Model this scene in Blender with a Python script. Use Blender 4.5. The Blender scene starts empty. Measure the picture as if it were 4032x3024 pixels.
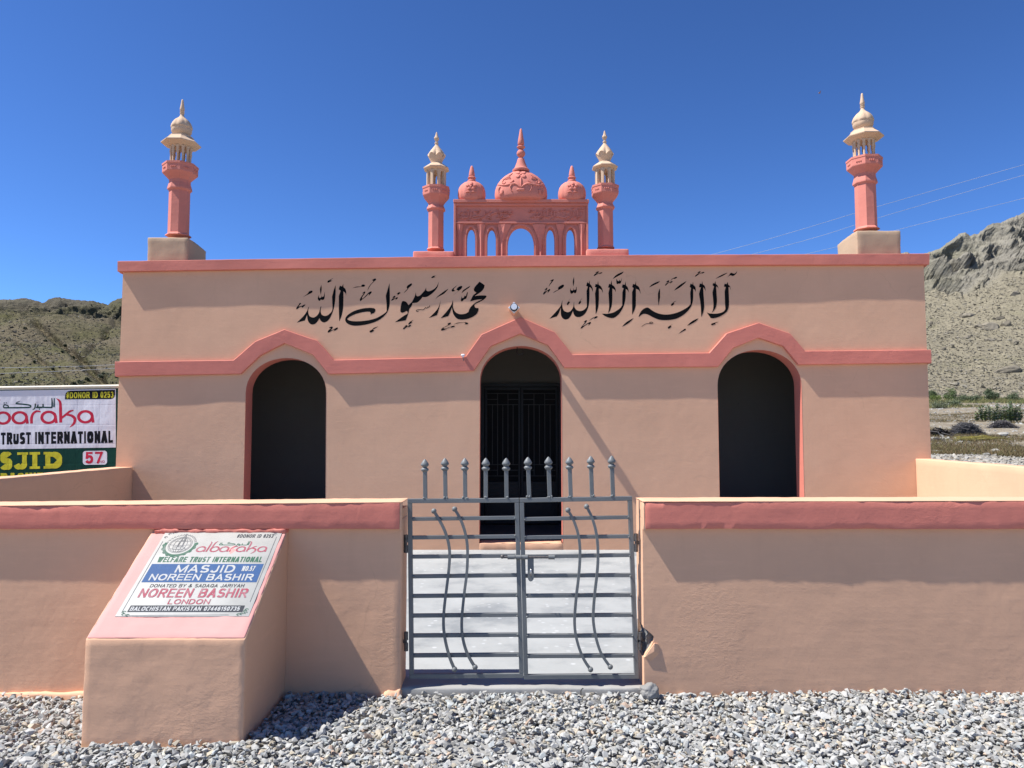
import bpy, bmesh, math, random
import numpy as np
from mathutils import Vector, Matrix, noise
from mathutils.geometry import tessellate_polygon

random.seed(7)
rng = np.random.default_rng(7)
sc = bpy.context.scene
C = sc.collection

# ------------------------------------------------------------------ camera
PITCH = math.radians(3.97)
FPX = 2912.0
EYE = 1.6
cam = bpy.data.cameras.new("camera")
cam.sensor_width = 36.0
cam.sensor_fit = 'HORIZONTAL'
cam.lens = 36.0 * FPX / 4032.0
cam.clip_start = 0.05
cam.clip_end = 6000
camo = bpy.data.objects.new("camera", cam)
camo.location = (0, 0, EYE)
camo.rotation_euler = (math.radians(90) + PITCH, 0, 0)
C.objects.link(camo)
sc.camera = camo

# ------------------------------------------------------------------ light
SUN_DIR = Vector((0.645, 0.125, -1.0)).normalized()      # direction the light travels
ELEV = math.asin(-SUN_DIR.z)
AZ = math.atan2(-SUN_DIR.x, -SUN_DIR.y)                # from +Y towards +X
w = bpy.data.worlds.new("World")
sc.world = w
w.use_nodes = True
nt = w.node_tree
nt.nodes.clear()
sky = nt.nodes.new("ShaderNodeTexSky")
sky.sky_type = 'NISHITA'
sky.sun_disc = False
sky.sun_elevation = ELEV
sky.sun_rotation = AZ
sky.altitude = 2000
sky.air_density = 1.0
sky.dust_density = 0.0
sky.ozone_density = 10.0
bg = nt.nodes.new("ShaderNodeBackground")
bg.inputs['Strength'].default_value = 0.061
wo = nt.nodes.new("ShaderNodeOutputWorld")
gm = nt.nodes.new("ShaderNodeGamma")          # the deep, clear blue of a high dry valley
gm.inputs[1].default_value = 1.30
nt.links.new(sky.outputs[0], gm.inputs[0])
nt.links.new(gm.outputs[0], bg.inputs[0])
nt.links.new(bg.outputs[0], wo.inputs[0])
sun = bpy.data.lights.new("sun", 'SUN')
sun.energy = 4.6
sun.angle = math.radians(0.53)
sun.color = (1.0, 0.982, 0.955)
suno = bpy.data.objects.new("sun", sun)
suno.rotation_euler = SUN_DIR.to_track_quat('-Z', 'Y').to_euler()
suno.location = (-30, -12, 50)
C.objects.link(suno)
sc.view_settings.view_transform = 'Standard'
sc.view_settings.look = 'None'
sc.view_settings.gamma = 1.0
sc.view_settings.exposure = 0.88
sc.view_settings.use_curve_mapping = False
sc.cycles.max_bounces = 8

# ------------------------------------------------------------------ measuring helpers (photo pixel -> point on a plane of the place)
CT, ST = math.cos(PITCH), math.sin(PITCH)
def ray(px, py):
    u = (px - 2016.0) / FPX
    v = (1512.0 - py) / FPX
    return Vector((u, CT - v * ST, ST + v * CT))
def P(px, py, Y):
    d = ray(px, py)
    k = Y / d.y
    return Vector((d.x * k, Y, EYE + d.z * k))
def zoomer(ox, oy, s, Y):
    return lambda x, y: P(ox + x * s, oy + y * s, Y)

# ------------------------------------------------------------------ materials
def new_mat(name):
    m = bpy.data.materials.new(name)
    m.use_nodes = True
    t = m.node_tree
    b = t.nodes["Principled BSDF"]
    return m, t, b
def nd(t, typ, **kw):
    n = t.nodes.new(typ)
    for k, v in kw.items():
        setattr(n, k, v)
    return n
def noise_node(t, vec, scale, detail=4, rough=0.55, stretch=None):
    if stretch:
        mp = nd(t, "ShaderNodeMapping")
        mp.inputs['Scale'].default_value = stretch
        t.links.new(vec, mp.inputs['Vector'])
        vec = mp.outputs[0]
    n = nd(t, "ShaderNodeTexNoise")
    n.inputs['Scale'].default_value = scale
    n.inputs['Detail'].default_value = detail
    n.inputs['Roughness'].default_value = rough
    t.links.new(vec, n.inputs['Vector'])
    return n.outputs['Fac']
def ramp(t, fac, stops):
    r = nd(t, "ShaderNodeValToRGB")
    els = r.color_ramp.elements
    while len(els) < len(stops):
        els.new(0.5)
    for e, (p, c) in zip(els, stops):
        e.position = p
        e.color = (*c, 1) if len(c) == 3 else c
    t.links.new(fac, r.inputs[0])
    return r.outputs[0]
def mix(t, fac, a, b, mode='MIX'):
    m = nd(t, "ShaderNodeMix", data_type='RGBA', blend_type=mode)
    for sock, v in ((m.inputs[0], fac), (m.inputs[6], a), (m.inputs[7], b)):
        if isinstance(v, (int, float)):
            sock.default_value = v
        elif isinstance(v, tuple):
            sock.default_value = (*v, 1)
        else:
            t.links.new(v, sock)
    return m.outputs[2]
def math_n(t, op, a, b=0.0):
    m = nd(t, "ShaderNodeMath", operation=op)
    for sock, v in ((m.inputs[0], a), (m.inputs[1], b)):
        if isinstance(v, (int, float)):
            sock.default_value = v
        else:
            t.links.new(v, sock)
    return m.outputs[0]
def add_bump(t, b, layers, prev=None):
    for h, strength, dist in layers:
        bp = nd(t, "ShaderNodeBump")
        bp.inputs['Strength'].default_value = strength
        bp.inputs['Distance'].default_value = dist
        t.links.new(h, bp.inputs['Height'])
        if prev is not None:
            t.links.new(prev, bp.inputs['Normal'])
        prev = bp.outputs[0]
    t.links.new(prev, b.inputs['Normal'])
    return prev
def sc3(c, k):
    return tuple(min(1.0, x * k) for x in c)

def plaster(name, col, rough=0.82, var=0.07, bump=1.0, stain=None, tint=None):
    m, t, b = new_mat(name)
    tc = nd(t, "ShaderNodeTexCoord").outputs['Object']
    n1 = noise_node(t, tc, 0.9, 5, 0.6)
    n2 = noise_node(t, tc, 7.0, 4, 0.6)
    n3 = noise_node(t, tc, 55.0, 4, 0.65)
    nst = noise_node(t, tc, 3.0, 5, 0.6, (1.0, 1.0, 9.0))       # trowel strokes
    nv = noise_node(t, tc, 4.0, 3, 0.6, (3.0, 3.0, 0.35))       # faint runs
    c = ramp(t, n1, [(0.3, sc3(col, 1 - var)), (0.7, sc3(col, 1 + var))])
    c = mix(t, math_n(t, 'MULTIPLY', n2, 0.25), c, sc3(col, 0.9))
    c = mix(t, ramp(t, nv, [(0.55, (0, 0, 0)), (0.8, (0.22, 0.22, 0.22))]), c, tint or sc3(col, 0.84))
    c = mix(t, ramp(t, nst, [(0.54, (0, 0, 0)), (0.78, (0.30, 0.30, 0.30))]), c, sc3(col, 1.16))
    # a few hairline cracks and scuffs
    wv = nd(t, "ShaderNodeVectorMath", operation='ADD')
    nz = nd(t, "ShaderNodeTexNoise"); nz.inputs['Scale'].default_value = 3.0; nz.inputs['Detail'].default_value = 4
    t.links.new(tc, nz.inputs['Vector'])
    sc_v = nd(t, "ShaderNodeVectorMath", operation='SCALE'); sc_v.inputs['Scale'].default_value = 0.30
    t.links.new(nz.outputs['Color'], sc_v.inputs[0])
    t.links.new(tc, wv.inputs[0]); t.links.new(sc_v.outputs[0], wv.inputs[1])
    ve = nd(t, "ShaderNodeTexVoronoi", feature='DISTANCE_TO_EDGE'); ve.inputs['Scale'].default_value = 0.75
    t.links.new(wv.outputs[0], ve.inputs['Vector'])
    crack = ramp(t, ve.outputs['Distance'], [(0.0, (1, 1, 1)), (0.0045, (0, 0, 0))])
    cmask = ramp(t, noise_node(t, tc, 0.7, 3, 0.5), [(0.53, (0, 0, 0)), (0.60, (0.30, 0.30, 0.30))])
    c = mix(t, mix(t, 1.0, crack, cmask, 'MULTIPLY'), c, sc3(col, 0.72))
    vs_ = nd(t, "ShaderNodeTexVoronoi"); vs_.inputs['Scale'].default_value = 2.6
    t.links.new(wv.outputs[0], vs_.inputs['Vector'])
    vpk = nd(t, "ShaderNodeSeparateColor"); t.links.new(vs_.outputs['Color'], vpk.inputs[0])
    scuff = mix(t, 1.0, ramp(t, vs_.outputs['Distance'], [(0.02, (0.6, 0.6, 0.6)), (0.045, (0, 0, 0))]), ramp(t, vpk.outputs[0], [(0.72, (0, 0, 0)), (0.74, (1, 1, 1))]), 'MULTIPLY')
    c = mix(t, scuff, c, sc3(col, 0.55))
    if stain:
        ns = noise_node(t, tc, 1.7, 6, 0.7)
        c = mix(t, ramp(t, ns, [(0.58, (0, 0, 0)), (0.72, (0.5, 0.5, 0.5))]), c, stain)
    t.links.new(c, b.inputs['Base Color'])
    b.inputs['Roughness'].default_value = rough
    b.inputs['Specular IOR Level'].default_value = 0.25
    # patches where the render was left rough
    npm = ramp(t, noise_node(t, tc, 1.3, 3, 0.5), [(0.54, (0, 0, 0)), (0.66, (1, 1, 1))])
    npk = mix(t, 1.0, noise_node(t, tc, 26.0, 5, 0.75, (1.0, 1.0, 1.8)), npm, 'MULTIPLY')
    add_bump(t, b, [(n1, 0.30 * bump, 0.030), (nst, 0.13 * bump, 0.005), (n2, 0.22 * bump, 0.008), (n3, 0.20 * bump, 0.0022), (npk, 0.55 * bump, 0.004)])
    return m

def simple(name, col, rough=0.6, metal=0.0, var=0.1, scale=20.0, bump=0.2, bdist=0.002, spec=0.4, col2=None, detail=4):
    m, t, b = new_mat(name)
    tc = nd(t, "ShaderNodeTexCoord").outputs['Object']
    n = noise_node(t, tc, scale, detail, 0.6)
    c = ramp(t, n, [(0.3, sc3(col, 1 - var)), (0.7, col2 or sc3(col, 1 + var))])
    t.links.new(c, b.inputs['Base Color'])
    b.inputs['Roughness'].default_value = rough
    b.inputs['Metallic'].default_value = metal
    b.inputs['Specular IOR Level'].default_value = spec
    if bump:
        add_bump(t, b, [(n, bump, bdist)])
    return m

PEACH = (0.675, 0.394, 0.244)
PINK = (0.59, 0.190, 0.138)
CREAM = (0.56, 0.395, 0.262)
M = {}
M['peach'] = plaster('peach_plaster', PEACH)
M['peach_near'] = plaster('peach_plaster_wall', PEACH, bump=1.25, var=0.075)
M['pink'] = plaster('pink_paint', PINK, rough=0.7, bump=1.5, var=0.09)
M['pink_cast'] = plaster('pink_cast_cement', (0.58, 0.200, 0.150), rough=0.8, bump=1.5, var=0.13, stain=(0.47, 0.150, 0.110))
M['pale_pink'] = plaster('pale_pink_paint', (0.58, 0.275, 0.240), rough=0.7, bump=0.6)
M['cream'] = plaster('cream_cast_cement', CREAM, bump=1.4, var=0.10, stain=(0.42, 0.33, 0.22))
M['block'] = plaster('tan_plaster', (0.43, 0.298, 0.192), bump=1.0)
M['inner'] = plaster('veranda_shade_tone', (0.15, 0.143, 0.125), bump=0.4)  # veranda's deep shade is put into this darkened colour
M['black_paint'] = simple('black_lettering_paint', (0.005, 0.005, 0.005), 0.8, var=0.2, scale=8, bump=0, spec=0.1)
M['door_metal'] = simple('black_door_enamel', (0.016, 0.017, 0.018), 0.5, var=0.2, scale=12, bump=0.1)
M['door_bar'] = simple('door_bar_enamel', (0.05, 0.048, 0.045), 0.5, var=0.2, scale=12, bump=0.1)
M['door_void'] = simple('unlit_room_black', (0.006, 0.006, 0.006), 0.8, bump=0)  # near-black colour imitating the unlit room behind the door

def gate_mat():
    m, t, b = new_mat('grey_gate_enamel')
    tc = nd(t, "ShaderNodeTexCoord").outputs['Object']
    n = noise_node(t, tc, 14, 5, 0.65)
    n2 = noise_node(t, tc, 90, 3, 0.6)
    n3 = noise_node(t, tc, 3, 4, 0.6)
    c = ramp(t, n3, [(0.3, (0.128, 0.134, 0.130)), (0.7, (0.172, 0.176, 0.168))])
    c = mix(t, ramp(t, n, [(0.66, (0, 0, 0)), (0.74, (0.35, 0.35, 0.35))]), c, (0.23, 0.23, 0.215))
    c = mix(t, ramp(t, n2, [(0.72, (0, 0, 0)), (0.78, (0.5, 0.5, 0.5))]), c, (0.07, 0.06, 0.05))
    t.links.new(c, b.inputs['Base Color'])
    t.links.new(ramp(t, n, [(0.3, (0.42,) * 3), (0.7, (0.6,) * 3)]), b.inputs['Roughness'])
    b.inputs['Specular IOR Level'].default_value = 0.4
    add_bump(t, b, [(n, 0.3, 0.003), (n2, 0.3, 0.0008)])
    return m
M['gate'] = gate_mat()
M['rust'] = simple('worn_hinge_steel', (0.075, 0.078, 0.08), 0.5, 0.3, 0.3, 60, 0.4, 0.001, col2=(0.15, 0.13, 0.115))
M['steel'] = simple('bare_steel', (0.45, 0.45, 0.46), 0.3, 1.0, 0.1, 40)
M['white_plastic'] = simple('white_plastic', (0.75, 0.77, 0.80), 0.35, 0, 0.03, 10, 0)
M['rubber'] = simple('black_rubber', (0.02, 0.018, 0.016), 0.6)
M['hook_iron'] = simple('dark_iron', (0.015, 0.014, 0.013), 0.5)

def concrete(name, col, spots=True, dark=(0.30, 0.30, 0.29)):
    m, t, b = new_mat(name)
    tc = nd(t, "ShaderNodeTexCoord").outputs['Object']
    n1 = noise_node(t, tc, 1.3, 6, 0.65)
    n2 = noise_node(t, tc, 9, 5, 0.6)
    n3 = noise_node(t, tc, 80, 4, 0.6)
    c = ramp(t, n1, [(0.36, dark), (0.50, col), (0.66, sc3(col, 1.14))])
    c = mix(t, math_n(t, 'MULTIPLY', n2, 0.4), c, sc3(col, 0.80))
    if spots:
        v = nd(t, "ShaderNodeTexVoronoi", feature='F1')
        v.inputs['Scale'].default_value = 11.0
        v.inputs['Randomness'].default_value = 1.0
        t.links.new(tc, v.inputs['Vector'])
        sp = ramp(t, v.outputs['Distance'], [(0.14, (1, 1, 1)), (0.24, (0, 0, 0))])
        pick = nd(t, "ShaderNodeSeparateColor")
        t.links.new(v.outputs['Color'], pick.inputs[0])
        sel = ramp(t, pick.outputs[0], [(0.50, (0, 0, 0)), (0.52, (1, 1, 1))])
        patch = ramp(t, noise_node(t, tc, 1.1, 2, 0.5), [(0.40, (0, 0, 0)), (0.55, (1, 1, 1))])
        f = mix(t, 1.0, sp, sel, 'MULTIPLY')
        f = mix(t, 1.0, f, patch, 'MULTIPLY')
        c = mix(t, f, c, (0.42, 0.43, 0.425))
    t.links.new(c, b.inputs['Base Color'])
    b.inputs['Roughness'].default_value = 0.85
    b.inputs['Specular IOR Level'].default_value = 0.25
    add_bump(t, b, [(n1, 0.4, 0.02), (n2, 0.4, 0.006), (n3, 0.4, 0.0015)])
    return m
M['floor'] = concrete('yard_concrete', (0.315, 0.322, 0.312), dark=(0.195, 0.207, 0.212))
M['slab'] = concrete('threshold_concrete', (0.31, 0.30, 0.275), spots=False, dark=(0.235, 0.23, 0.215))
M['rough_cement'] = concrete('broken_cement', (0.165, 0.162, 0.152), spots=False, dark=(0.10, 0.097, 0.09))

def attr_mat(name, rough=0.85, nscale=60, amt=0.35, bump=0.4, bdist=0.004, spec=0.2, trans=0.0):
    m, t, b = new_mat(name)
    a = nd(t, "ShaderNodeAttribute", attribute_name='tone')
    tc = nd(t, "ShaderNodeTexCoord").outputs['Object']
    n = noise_node(t, tc, nscale, 5, 0.65)
    c = mix(t, 1.0, a.outputs['Color'], ramp(t, n, [(0.25, (1 - amt,) * 3), (0.75, (1.0,) * 3)]), 'MULTIPLY')
    t.links.new(c, b.inputs['Base Color'])
    b.inputs['Roughness'].default_value = rough
    b.inputs['Specular IOR Level'].default_value = spec
    if bump:
        add_bump(t, b, [(n, bump, bdist)])
    return m
M['gravel'] = attr_mat('crushed_limestone', nscale=45, amt=0.3)
M['stone'] = attr_mat('field_stone', nscale=3.0, amt=0.35, bdist=0.05)
M['leaf'] = attr_mat('leaf', 0.55, 8, 0.4, 0, spec=0.35)
M['twig'] = attr_mat('dry_twig', 0.9, 8, 0.3, 0)
M['straw'] = attr_mat('dry_straw', 0.9, 2, 0.3, 0)

# ------------------------------------------------------------------ objects
def tag(o, label=None, cat=None, group=None, kind=None):
    if label: o['label'] = label
    if cat: o['category'] = cat
    if group: o['group'] = group
    if kind: o['kind'] = kind
    return o
def origin(o):
    v = Vector((0, 0, 0))
    while o is not None:
        v += o.location
        o = o.parent
    return v
def thing(name, label, cat, loc, group=None, parent=None):
    o = bpy.data.objects.new(name, None)
    o.empty_display_size = 0.1
    C.objects.link(o)
    o.location = loc
    if parent: o.parent = parent
    return tag(o, label, cat, group)

class MB:
    """collects shapes (world coordinates) and links them as ONE mesh object"""
    def __init__(s):
        s.v = []; s.f = []; s.tone = []
    def add(s, vs, fs, tone=None):
        n = len(s.v)
        s.v.extend([tuple(a) for a in vs])
        s.f.extend([tuple(i + n for i in f) for f in fs])
        if tone is not None:
            s.tone.extend([tone] * len(vs))
        return s
    def box(s, x0, x1, y0, y1, z0, z1, tone=None):
        vs = [(x, y, z) for x in (x0, x1) for y in (y0, y1) for z in (z0, z1)]
        return s.add(vs, [(0, 1, 3, 2), (4, 6, 7, 5), (0, 4, 5, 1), (2, 3, 7, 6), (0, 2, 6, 4), (1, 5, 7, 3)], tone)
    def hexa(s, c, tone=None):
        """c[i][j][k] corners x,y,z"""
        vs = [c[i][j][k] for i in (0, 1) for j in (0, 1) for k in (0, 1)]
        return s.add(vs, [(0, 1, 3, 2), (4, 6, 7, 5), (0, 4, 5, 1), (2, 3, 7, 6), (0, 2, 6, 4), (1, 5, 7, 3)], tone)
    def bar(s, a, b, wx, wd, up=Vector((0, -1, 0)), tone=None):
        """square bar from a to b; wd is its size along 'up', wx across"""
        a, b = Vector(a), Vector(b)
        d = (b - a).normalized()
        side = d.cross(up).normalized() * wx / 2
        u = side.cross(d).normalized() * wd / 2
        vs = []
        for p in (a, b):
            for k1, k2 in ((-1, -1), (1, -1), (1, 1), (-1, 1)):
                vs.append(p + side * k1 + u * k2)
        return s.add(vs, [(0, 1, 2, 3), (7, 6, 5, 4), (0, 4, 5, 1), (1, 5, 6, 2), (2, 6, 7, 3), (3, 7, 4, 0)], tone)
    def tube(s, pts, r, n=6, cap=True, tone=None, square=False):
        pts = [Vector(p) for p in pts]
        rs = r if isinstance(r, (list, tuple)) else [r] * len(pts)
        vs = []; fs = []
        ref = None
        for i, p in enumerate(pts):
            d = (pts[min(i + 1, len(pts) - 1)] - pts[max(i - 1, 0)])
            if d.length < 1e-9: d = Vector((0, 0, 1))
            d.normalize()
            if ref is None:
                ref = Vector((0, 1, 0)) if abs(d.y) < 0.9 else Vector((1, 0, 0))
            a = d.cross(ref).normalized()
            b = a.cross(d).normalized()
            for k in range(n):
                t = 2 * math.pi * (k + 0.5) / n
                vs.append(p + (a * math.cos(t) + b * math.sin(t)) * rs[i])
        for i in range(len(pts) - 1):
            for k in range(n):
                k2 = (k + 1) % n
                fs.append((i * n + k, i * n + k2, (i + 1) * n + k2, (i + 1) * n + k))
        if cap:
            fs.append(tuple(range(n))[::-1])
            fs.append(tuple((len(pts) - 1) * n + k for k in range(n)))
        return s.add(vs, fs, tone)
    def lathe(s, prof, n, c, rot=0.0, mod=None, cap=True, tone=None):
        """prof: (radius, z) from bottom to top; mod(theta, i) scales the radius"""
        vs = []; fs = []
        for i, (r, z) in enumerate(prof):
            for k in range(n):
                th = rot + 2 * math.pi * k / n
                dz = 0.0
                rr = r
                if mod:
                    q = mod(th, i, r, z)
                    rr, dz = (q if isinstance(q, tuple) else (q, 0.0))
                vs.append((c[0] + rr * math.cos(th), c[1] + rr * math.sin(th), z + dz))
        for i in range(len(prof) - 1):
            for k in range(n):
                k2 = (k + 1) % n
                fs.append((i * n + k, i * n + k2, (i + 1) * n + k2, (i + 1) * n + k))
        if cap:
            fs.append(tuple(range(n))[::-1])
            fs.append(tuple((len(prof) - 1) * n + k for k in range(n)))
        return s.add(vs, fs, tone)
    def sphere(s, c, r, n=12, m=8, tone=None):
        prof = [(r * math.sin(math.pi * i / m), c[2] - r * math.cos(math.pi * i / m)) for i in range(m + 1)]
        prof[0] = (r * 0.02, prof[0][1]); prof[-1] = (r * 0.02, prof[-1][1])
        return s.lathe(prof, n, c, tone=tone)
    def build(s, name, mat, parent=None, smooth=None, bevel=None):
        me = bpy.data.meshes.new(name)
        off = origin(parent) if parent else Vector((0, 0, 0))
        if off.length:
            vv = np.array(s.v, dtype=np.float64) - np.array(off)
            me.from_pydata(vv.tolist(), [], s.f)
        else:
            me.from_pydata(s.v, [], s.f)
        if s.tone and len(s.tone) == len(s.v):
            at = me.color_attributes.new('tone', 'FLOAT_COLOR', 'POINT')
            buf = np.ones((len(s.v), 4), dtype=np.float32)
            buf[:, :3] = np.array(s.tone, dtype=np.float32)
            at.data.foreach_set('color', buf.ravel())
        me.materials.append(M[mat] if isinstance(mat, str) else mat)
        if bevel:
            bm = bmesh.new(); bm.from_mesh(me)
            bmesh.ops.remove_doubles(bm, verts=bm.verts, dist=1e-5)
            bmesh.ops.recalc_face_normals(bm, faces=bm.faces)
            ed = [e for e in bm.edges if len(e.link_faces) == 2 and e.calc_face_angle(0) > 0.5]
            bmesh.ops.bevel(bm, geom=ed, offset=bevel, segments=2, affect='EDGES', profile=0.5, clamp_overlap=True)
            bm.to_mesh(me); bm.free()
        if smooth is not None:
            me.polygons.foreach_set('use_smooth', [True] * len(me.polygons))
            if smooth < 179:
                me.set_sharp_from_angle(angle=math.radians(smooth))
        me.update()
        o = bpy.data.objects.new(name, me)
        C.objects.link(o)
        if parent: o.parent = parent
        return o

def fractal(p, sc_, octv=3):
    return noise.fractal(Vector(p) * sc_, 0.6, 2.0, octv, noise_basis='PERLIN_ORIGINAL')

def rough_box(mb, c8, step=0.08, amp=0.003, freq=5.0, round_=0.008, amp2=0.0, freq2=30.0):
    """box from 8 corners c8[i][j][k] (x,y,z), gridded, with softened edges and uneven faces"""
    c = [[[Vector(c8[i][j][k]) for k in (0, 1)] for j in (0, 1)] for i in (0, 1)]
    lens = [(c[1][0][0] - c[0][0][0]).length, (c[0][1][0] - c[0][0][0]).length, (c[0][0][1] - c[0][0][0]).length]
    ts = []
    for L in lens:
        n = max(1, min(220, int(L / step)))
        e = min(round_ / L, 0.25)
        ts.append(sorted(set([0.0, e] + [e + (1 - 2 * e) * i / n for i in range(1, n)] + [1 - e, 1.0])))
    key = {}
    vs = []; fs = []
    axes = [(c[1][0][0] - c[0][0][0]).normalized(), (c[0][1][0] - c[0][0][0]).normalized(), (c[0][0][1] - c[0][0][0]).normalized()]
    def vert(i, j, k):
        q = (i, j, k)
        if q in key: return key[q]
        a, b, d = ts[0][i], ts[1][j], ts[2][k]
        p = Vector((0, 0, 0))
        for x, wx in ((0, 1 - a), (1, a)):
            for y, wy in ((0, 1 - b), (1, b)):
                for z, wz in ((0, 1 - d), (1, d)):
                    p += c[x][y][z] * (wx * wy * wz)
        bd = [(i == 0) - (i == len(ts[0]) - 1), (j == 0) - (j == len(ts[1]) - 1), (k == 0) - (k == len(ts[2]) - 1)]
        nb = sum(1 for x in bd if x)
        if nb >= 2:
            for ax, x in zip(axes, bd):
                if x: p += ax * (x * round_ * 0.32)
        for ax, x in zip(axes, bd):
            if x:
                p -= ax * x * (amp * fractal(p, freq) + (amp2 * fractal(p + Vector((9, 3, 5)), freq2) if amp2 else 0))
        key[q] = len(vs); vs.append(p)
        return key[q]
    n0, n1, n2 = (len(t) - 1 for t in ts)
    for j in range(n1):
        for k in range(n2):
            fs.append((vert(0, j, k), vert(0, j, k + 1), vert(0, j + 1, k + 1), vert(0, j + 1, k)))
            fs.append((vert(n0, j, k), vert(n0, j + 1, k), vert(n0, j + 1, k + 1), vert(n0, j, k + 1)))
    for i in range(n0):
        for k in range(n2):
            fs.append((vert(i, 0, k), vert(i + 1, 0, k), vert(i + 1, 0, k + 1), vert(i, 0, k + 1)))
            fs.append((vert(i, n1, k), vert(i, n1, k + 1), vert(i + 1, n1, k + 1), vert(i + 1, n1, k)))
    for i in range(n0):
        for j in range(n1):
            fs.append((vert(i, j, 0), vert(i, j + 1, 0), vert(i + 1, j + 1, 0), vert(i + 1, j, 0)))
            fs.append((vert(i, j, n2), vert(i + 1, j, n2), vert(i + 1, j + 1, n2), vert(i, j + 1, n2)))
    mb.add(vs, fs)
    return mb
def box8(x0, x1, y0, y1, z0, z1):
    return [[[(x, y, z) for z in (z0, z1)] for y in (y0, y1)] for x in (x0, x1)]

# ---------------------------------------------------------------- outlines
def parse(s):
    out = []
    for tok in s.split():
        c = tok.endswith('!')
        x, y = tok.rstrip('!').split(',')
        out.append((float(x), float(y), c))
    return out
def smooth_outline(pts, seg=5):
    n = len(pts); out = []
    for i in range(n):
        p0, p1, p2, p3 = pts[i - 1], pts[i], pts[(i + 1) % n], pts[(i + 2) % n]
        a = Vector(p0[:2]); b = Vector(p1[:2]); c = Vector(p2[:2]); d = Vector(p3[:2])
        L = (c - b).length
        def tang(u, v, w_):
            e = (w_ - u)
            return e.normalized() if e.length > 1e-9 else Vector((0, 0))
        t1 = (c - b).normalized() * L if p1[2] else tang(a, b, c) * L
        t2 = (c - b).normalized() * L if p2[2] else tang(b, c, d) * L
        if p1[2] and p2[2]:
            out.append(b); continue
        for k in range(seg):
            t = k / seg
            h00 = 2 * t**3 - 3 * t**2 + 1; h10 = t**3 - 2 * t**2 + t
            h01 = -2 * t**3 + 3 * t**2; h11 = t**3 - t**2
            out.append(b * h00 + t1 * h10 * 0.9 + c * h01 + t2 * h11 * 0.9)
    return out
def flat_poly(mb, loops2d, to3d, tone=None):
    """fills 2D loops (first outer, then holes) and maps them with to3d"""
    if hasattr(to3d, 'next'): to3d = to3d.next()
    loops = [[Vector((p[0], p[1], 0)) for p in lp] for lp in loops2d]
    tris = tessellate_polygon(loops)
    flat = [p for lp in loops for p in lp]
    vs = [to3d(p.x, p.y) for p in flat]
    fs = []
    for t in tris:
        a, b, c = (Vector(vs[i]) for i in t)
        if (b - a).cross(c - a).length > 1e-12:
            fs.append(tuple(t))
    mb.add(vs, fs, tone)
def ribbon(pts, width):
    """closed outline of a pen stroke; width number or list"""
    pts = [Vector(p) for p in pts]
    n = len(pts)
    ws = width if isinstance(width, (list, tuple)) else [width] * n
    L, R = [], []
    for i, p in enumerate(pts):
        d = (pts[min(i + 1, n - 1)] - pts[max(i - 1, 0)])
        d = d.normalized() if d.length > 0 else Vector((1, 0))
        nrm = Vector((-d.y, d.x))
        L.append(p + nrm * ws[i] / 2); R.append(p - nrm * ws[i] / 2)
    return L, R
def stroke(mb, pts, width, to3d, sub=4, tone=None, close=False):
    """pen stroke as a strip of quads (safe where it crosses itself)"""
    if hasattr(to3d, 'next'): to3d = to3d.next()
    ws = width if isinstance(width, (list, tuple)) else [width] * len(pts)
    p = [Vector(a) for a in pts]
    n = len(p); dp = []; dw = []
    rngi = range(n if close else n - 1)
    for i in rngi:
        a = p[i - 1] if (close or i > 0) else p[i]
        b = p[i]; c = p[(i + 1) % n]
        d = p[(i + 2) % n] if (close or i + 2 < n) else c
        for k in range(sub):
            t = k / sub
            dp.append(0.5 * ((2 * b) + (c - a) * t + (2 * a - 5 * b + 4 * c - d) * t * t + (3 * b - a - 3 * c + d) * t**3))
            dw.append(ws[i] * (1 - t) + ws[(i + 1) % n] * t)
    if close:
        dp.append(dp[0]); dw.append(dw[0])
    else:
        dp.append(p[-1]); dw.append(ws[-1])
    L, R = ribbon(dp, dw)
    vs = [to3d(q.x, q.y) for q in L] + [to3d(q.x, q.y) for q in R]
    m = len(L)
    mb.add(vs, [(i, i + 1, m + i + 1, m + i) for i in range(m - 1)], tone)

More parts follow.
